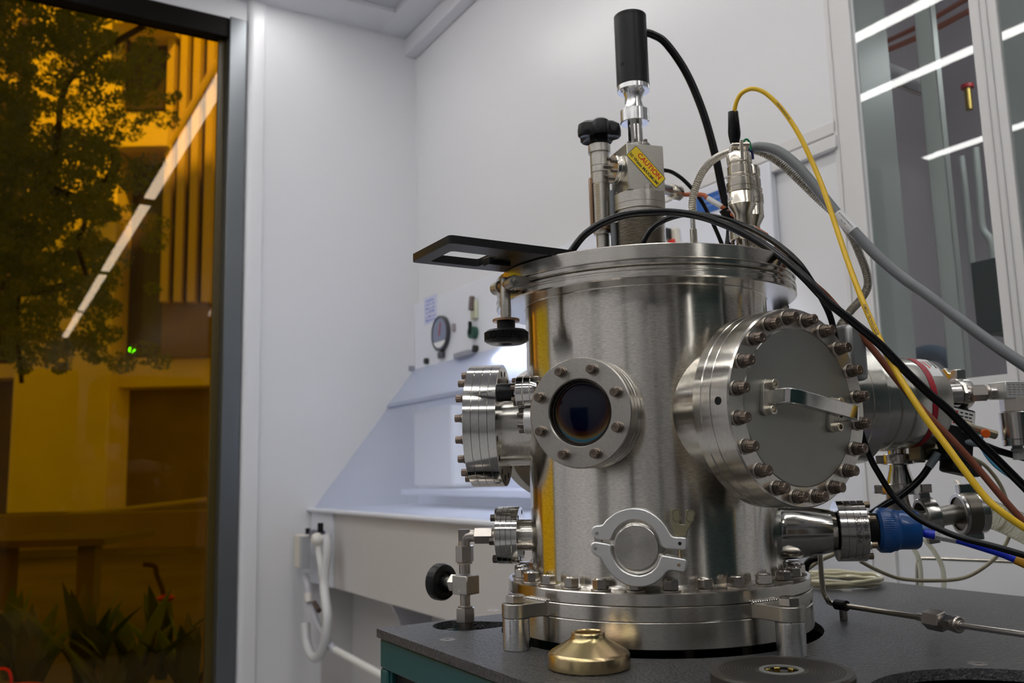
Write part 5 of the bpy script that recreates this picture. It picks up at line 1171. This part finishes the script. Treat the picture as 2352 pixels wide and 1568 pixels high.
t, M = kfclamp('hose_clamp', P(2228, 1178, dn-5), (P(2260, 1176, dn)-P(2200, 1180, dn)), 27, 'dark steel clamp at the right end of the horizontal pipe', True, w=16)
obj('band', MB().cyl(28, -14, 8, 48, c=3), mat('dark_clamp', (.20,.18,.15), .35, 1), t, M)
p_, f_ = ribbed([P(2262, 1176, dn), P(2300, 1190, dn), P(2340, 1208, dn), P(2390, 1235, dn)], 19, 5.5, 3, .9); b = p_[0]
tag(obj('spiral_hose', MB().tube([q_-b for q_ in p_], f_, 24), clearp, None, T(*b)), 'clear spiral vacuum hose at the right edge', 'hose')

# ------------------------------------------------------------------ stand-in racks added behind the photographer for dark reflections in the steel
def stand_in_cab(a0, a1, b0, b1, h, m, label, pm_=None):
    t = thing('stand_in_rack', label, 'stand-in rack', R3((a0+a1)/2, (b0+b1)/2, ZF))
    obj('case', rbox(a0, a1, b0, b1, ZF, ZF+h), m, t, bevel=8)
    obj('front_panel', rbox(a0-6, a1+6, b1, b1+6, ZF+120, ZF+h-60) if False else rbox(a0+40, a1-40, b1, b1+8, ZF+120, ZF+h-80), pm_ or blackm, t, bevel=2)
stand_in_cab(-2350, -1500, 120, 940, 1950, mat('rack_teal_dark', (.006,.030,.032), .4, 0, spec=.3), 'tall dark teal stand-in rack added behind the photographer for reflections')
stand_in_cab(-3500, -2600, -420, 60, 2100, mat('rack_dark', (.02,.02,.02), .45, 0, spec=.3), 'tall black stand-in rack added further behind the photographer for reflections')
stand_in_cab(-5200, -4300, -1500, -1150, 2000, mat('rack_brown', (.09,.065,.04), .5), 'narrow brown stand-in cabinet added at the far end of the lab for reflections')
stand_in_cab(-3900, -3300, -2300, -2150, 1900, mat('rack_grey', (.10,.10,.10), .4), 'narrow grey stand-in rack added on the far side of the lab for reflections')
stand_in_cab(-2500, -2300, -3700, -3500, 1900, mat('rack_grey', (.10,.10,.10), .4), 'slim grey stand-in rack added against the left wall of the lab for reflections')
stand_in_cab(-700, -100, -3900, -3300, 1500, mat('rack_grey', (.10,.10,.10), .4), 'low grey stand-in rack added against the left wall of the lab for reflections')

# ------------------------------------------------------------------ outside: facade, tree, plants seen through the amber glass
DF = 15000                                                     # distance of the facade
def ob(x0, x1, y0, y1, d, dep, mb=None):
    mb = mb or MB(); p = P((x0+x1)/2, (y0+y1)/2, d); s = d/FPX
    w_, h_ = (x1-x0)/2*s, (y1-y0)/2*s; M = T(*p)
    return mb.box(-w_, w_, 0, dep, -h_, h_, M)
bw = mat('facade_beige', (.64,.55,.40), .8, vary=(1.2, .5, (.52,.44,.31)))
bd_ = mat('facade_dark_glass', (.05,.04,.035), .15)
bb_ = mat('facade_brown', (.16,.11,.08), .7, vary=(2, .6, (.10,.07,.05)))
bf = mat('facade_fin', (.50,.40,.26), .6)
struct('shade_block_above', rbox(A1, A0+100, B1, B0+2000, 2700, 15600), bw)  # unseen block added above the room to shade the lower facade
tb_ = thing('office_building', 'pale office building with dark recessed windows seen through the amber window', 'building', P(250, 1250, DF))
obj('wall', ob(-900, 900, -700, 1500, DF+900, 400), bb_, tb_)
for r_ in ((52, 268, -200, 1165), (-500, -40, -200, 1165)): obj('pillar', ob(*r_, DF, 1000), bw, tb_, bevel=20)
for r_ in ((268, 385, -200, 60), (268, 385, 255, 338), (-60, 52, 180, 200), (248, 486, 820, 888), (-60, 52, 835, 868)): obj('floor_slab', ob(*r_, DF-100, 900), bw, tb_, bevel=15)
for r_ in ((268, 385, 60, 255), (268, 385, 338, 820), (-60, 52, 200, 835), (248, 600, 888, 1160), (-60, 52, 868, 1160)): obj('dark_window', ob(*r_, DF+500, 100), bd_, tb_)
ft = obj('stair_tower', ob(385, 620, -200, 822, DF+300, 500), bb_, tb_)
for i, x in enumerate((390, 420, 450, 482)): obj('tower_fin', ob(x-9, x+7, -200, 700, DF+120, 180), bf, tb_)
for (x0, y0, x1, y1) in ((385, 340, 500, 140), (385, 770, 500, 660)):
    a, b = P(x0, y0, DF+60), P(x1, y1, DF+60); obj('diagonal_brace', MB().tube([a, b], 55, 6), bf, tb_)
obj('hand_rail', MB().tube([P(x, y, 9000) for x, y in ((-80, 1188), (120, 1186), (300, 1168), (520, 1142))], 26, 8), bf, tb_)
gd = thing('patio', 'brown patio ground outside the amber window', 'patio', (-4000, 6000, ZF-150)); gd['kind'] = 'structure'
gm = MB(); rbox(A0+200, A0+16000, -9000, 6000, ZF-250, ZF-150, gm)
obj('paving', gm, mat('patio_brown', (.20,.13,.08), .8, vary=(.8, .8, (.12,.08,.05))), gd)
tag(obj('low_wall', ob(-100, 620, 1178, 1260, 8200, 300), mat('low_wall_tan', (.30,.22,.13), .8, vary=(2, .6, (.2,.14,.08))), bevel=10), 'low tan garden wall under the handrail outside the window', 'wall')
tt = thing('patio_table', 'brown patio table outside the window behind the plants', 'table', P(170, 1330, 6600))
obj('table_top', ob(-60, 240, 1240, 1256, 6400, 900), bb_, tt); obj('leg', ob(175, 215, 1256, 1400, 6500, 120), bb_, tt); obj('leg', ob(-20, 20, 1256, 1400, 6500, 120), bb_, tt)
# tree
leafm = mat('tree_leaf', (.16,.24,.04), .6); leafm2 = mat('agave_leaf', (.05,.105,.04), .5, vary=(6, .7, (.09,.13,.04))); barkm = mat('bark', (.055,.035,.02), .9)
tr = thing('leafy_tree', 'leafy tree with curving branches outside the amber window', 'tree', P(-60, 1200, 6200))
DT = 6200
for nm, pts, r_ in (('branch', [(-90, 410), (0, 420), (90, 425), (150, 447), (200, 455), (245, 420), (266, 372), (245, 345), (200, 330)], 34), ('branch', [(-90, 660), (0, 655), (90, 668), (170, 650), (230, 640)], 30), ('branch', [(190, 455), (195, 510), (180, 560), (200, 640)], 18), ('branch', [(100, 425), (130, 330), (150, 200), (230, 120), (330, 60)], 22), ('trunk', [(-110, 1300), (-90, 900), (-100, 500), (-60, 200), (0, -100)], 90), ('branch', [(45, 650), (40, 760), (50, 880)], 16)):
    obj(nm, MB().tube(spline([P(x, y, DT) for x, y in pts], 8), r_, 8), barkm, tr)
lf = MB(); rr = random.Random(11)
cl = []
for _ in range(1000):
    x = rr.uniform(-120, 400); y = rr.uniform(-60, 850)
    dens = 1.0 if x < 250 else .55
    if 60 < x < 250 and 110 < y < 300: dens *= .40
    if x > 270 and y > 250: dens *= .30
    if y > 650: dens *= .7
    if x > 350: dens *= .25
    if rr.random() < dens: cl.append((x, y, rr.uniform(-900, 900), rr.uniform(14, 38)))
for (x, y, dz, R_) in cl:
    for k in range(int(R_*4.2)):
        a = rr.uniform(0, 2*PI); q = R_*math.sqrt(rr.random())
        c = P(x+q*math.cos(a)*1.2, y+q*math.sin(a)*.8, DT+dz+rr.uniform(-250, 250)); s = rr.uniform(10, 24)
        u_ = Vector((rr.gauss(0, 1), rr.gauss(0, 1), rr.gauss(0, 1))).normalized(); v_ = u_.orthogonal().normalized()
        lf.add([c-u_*s, c-v_*s*.45, c+u_*s, c+v_*s*.45], [(0, 1, 2, 3)])
fo_ = obj('foliage', lf, leafm, tr)
# broad leaved plants in a bed right outside
def plant(x, y, d, n, L_, seed, label):
    r1 = random.Random(seed); base = P(x, y, d); mb = MB()
    for k in range(n):
        az = 2*PI*k/n+r1.uniform(-.3, .3); lean = r1.uniform(.15, .8); Lk = L_*r1.uniform(.65, 1.1); w_ = Lk*.10
        dx = Vector((math.cos(az), math.sin(az), 0)); side = Vector((-dx.y, dx.x, 0)); vs = []; N = 8
        for i in range(N+1):
            s = i/N; p = base+dx*(lean*Lk*s**1.6)+Vector((0, 0, Lk*(s-.28*lean*s*s))); ww = w_*(math.sin(PI*min(1, .18+.82*s))**.8)*(1-.0*s) if i < N else 0.5
            vs += [p-side*ww, p-dx*ww*.25, p+side*ww]
        fs = []
        for i in range(N):
            o = i*3; fs += [(o, o+1, o+4, o+3), (o+1, o+2, o+5, o+4)]
        mb.add(vs, fs)
    t = thing('agave_plant', label, 'plant', tuple(base)); obj('leaves', mb, leafm2, t)
for i, (x, y, d, n, L_, lab_) in enumerate(((60, 1640, 4700, 11, 560, 'dark green broad-leaved plant at the bottom left outside the window'), (190, 1600, 4800, 12, 620, 'broad-leaved plant outside the window, second from the left'), (300, 1640, 4600, 12, 640, 'broad-leaved plant outside the window below the red flower'), (430, 1640, 4700, 11, 560, 'broad-leaved plant outside beside the right window frame'), (250, 1680, 4400, 9, 480, 'lowest broad-leaved plant in the middle of the window bottom'), (370, 1560, 5300, 10, 560, 'broad-leaved plant in the back row behind the red flower'), (20, 1560, 5300, 9, 560, 'broad-leaved plant in the back row at the left edge'))):
    plant(x, y, d, n, L_, 20+i, lab_)
sp = thing('flower_stalk', 'dark bent flower stalk with a small red bloom among the plants outside', 'flower', P(375, 1400, 5000))
obj('stem', MB().tube(spline([P(x, y, 5000) for x, y in ((330, 1295), (355, 1300), (360, 1320), (370, 1345), (380, 1380))]), 14, 8), barkm, sp)
obj('bloom', MB().lathe([(0, -22), (36, -12), (52, 4), (30, 20), (0, 24)], 14, T(*P(381, 1374, 4980))), mat('red_bloom', (.5,.02,.02), .5), sp)
rb = thing('red_basket', 'red basket with handle at the bottom left corner outside the window', 'basket', P(30, 1580, 3700))
obj('tub', MB().lathe([(0, -160), (110, -160), (140, 20), (146, 26), (136, 26), (106, -150), (0, -150)], 40, T(*P(15, 1600, 3700))), mat('red_basket_plastic', (.75,.02,.02), .4), rb)
obj('handle', MB().tube(spline([P(x, y, 3700) for x, y in ((-30, 1570), (-20, 1540), (5, 1535), (20, 1540), (26, 1560), (22, 1580))]), 6, 8), mat('red_basket_plastic', (.75,.02,.02), .4), rb)
# small glowing disc outside, standing in for a green reflection in the pane
gl = thing('green_reflection', 'tiny green glow standing in for a reflection in the middle of the amber window', 'reflection', P(303, 803, 5600))
obj('housing', MB().cyl(30, -20, 0, 20, FR(P(303, 803, 5600), (0, -1, 0))), blackm, gl); obj('lens', MB().cyl(20, 0, 8, 20, FR(P(303, 803, 5600), (0, -1, 0)), r2=12), greenglow, gl)
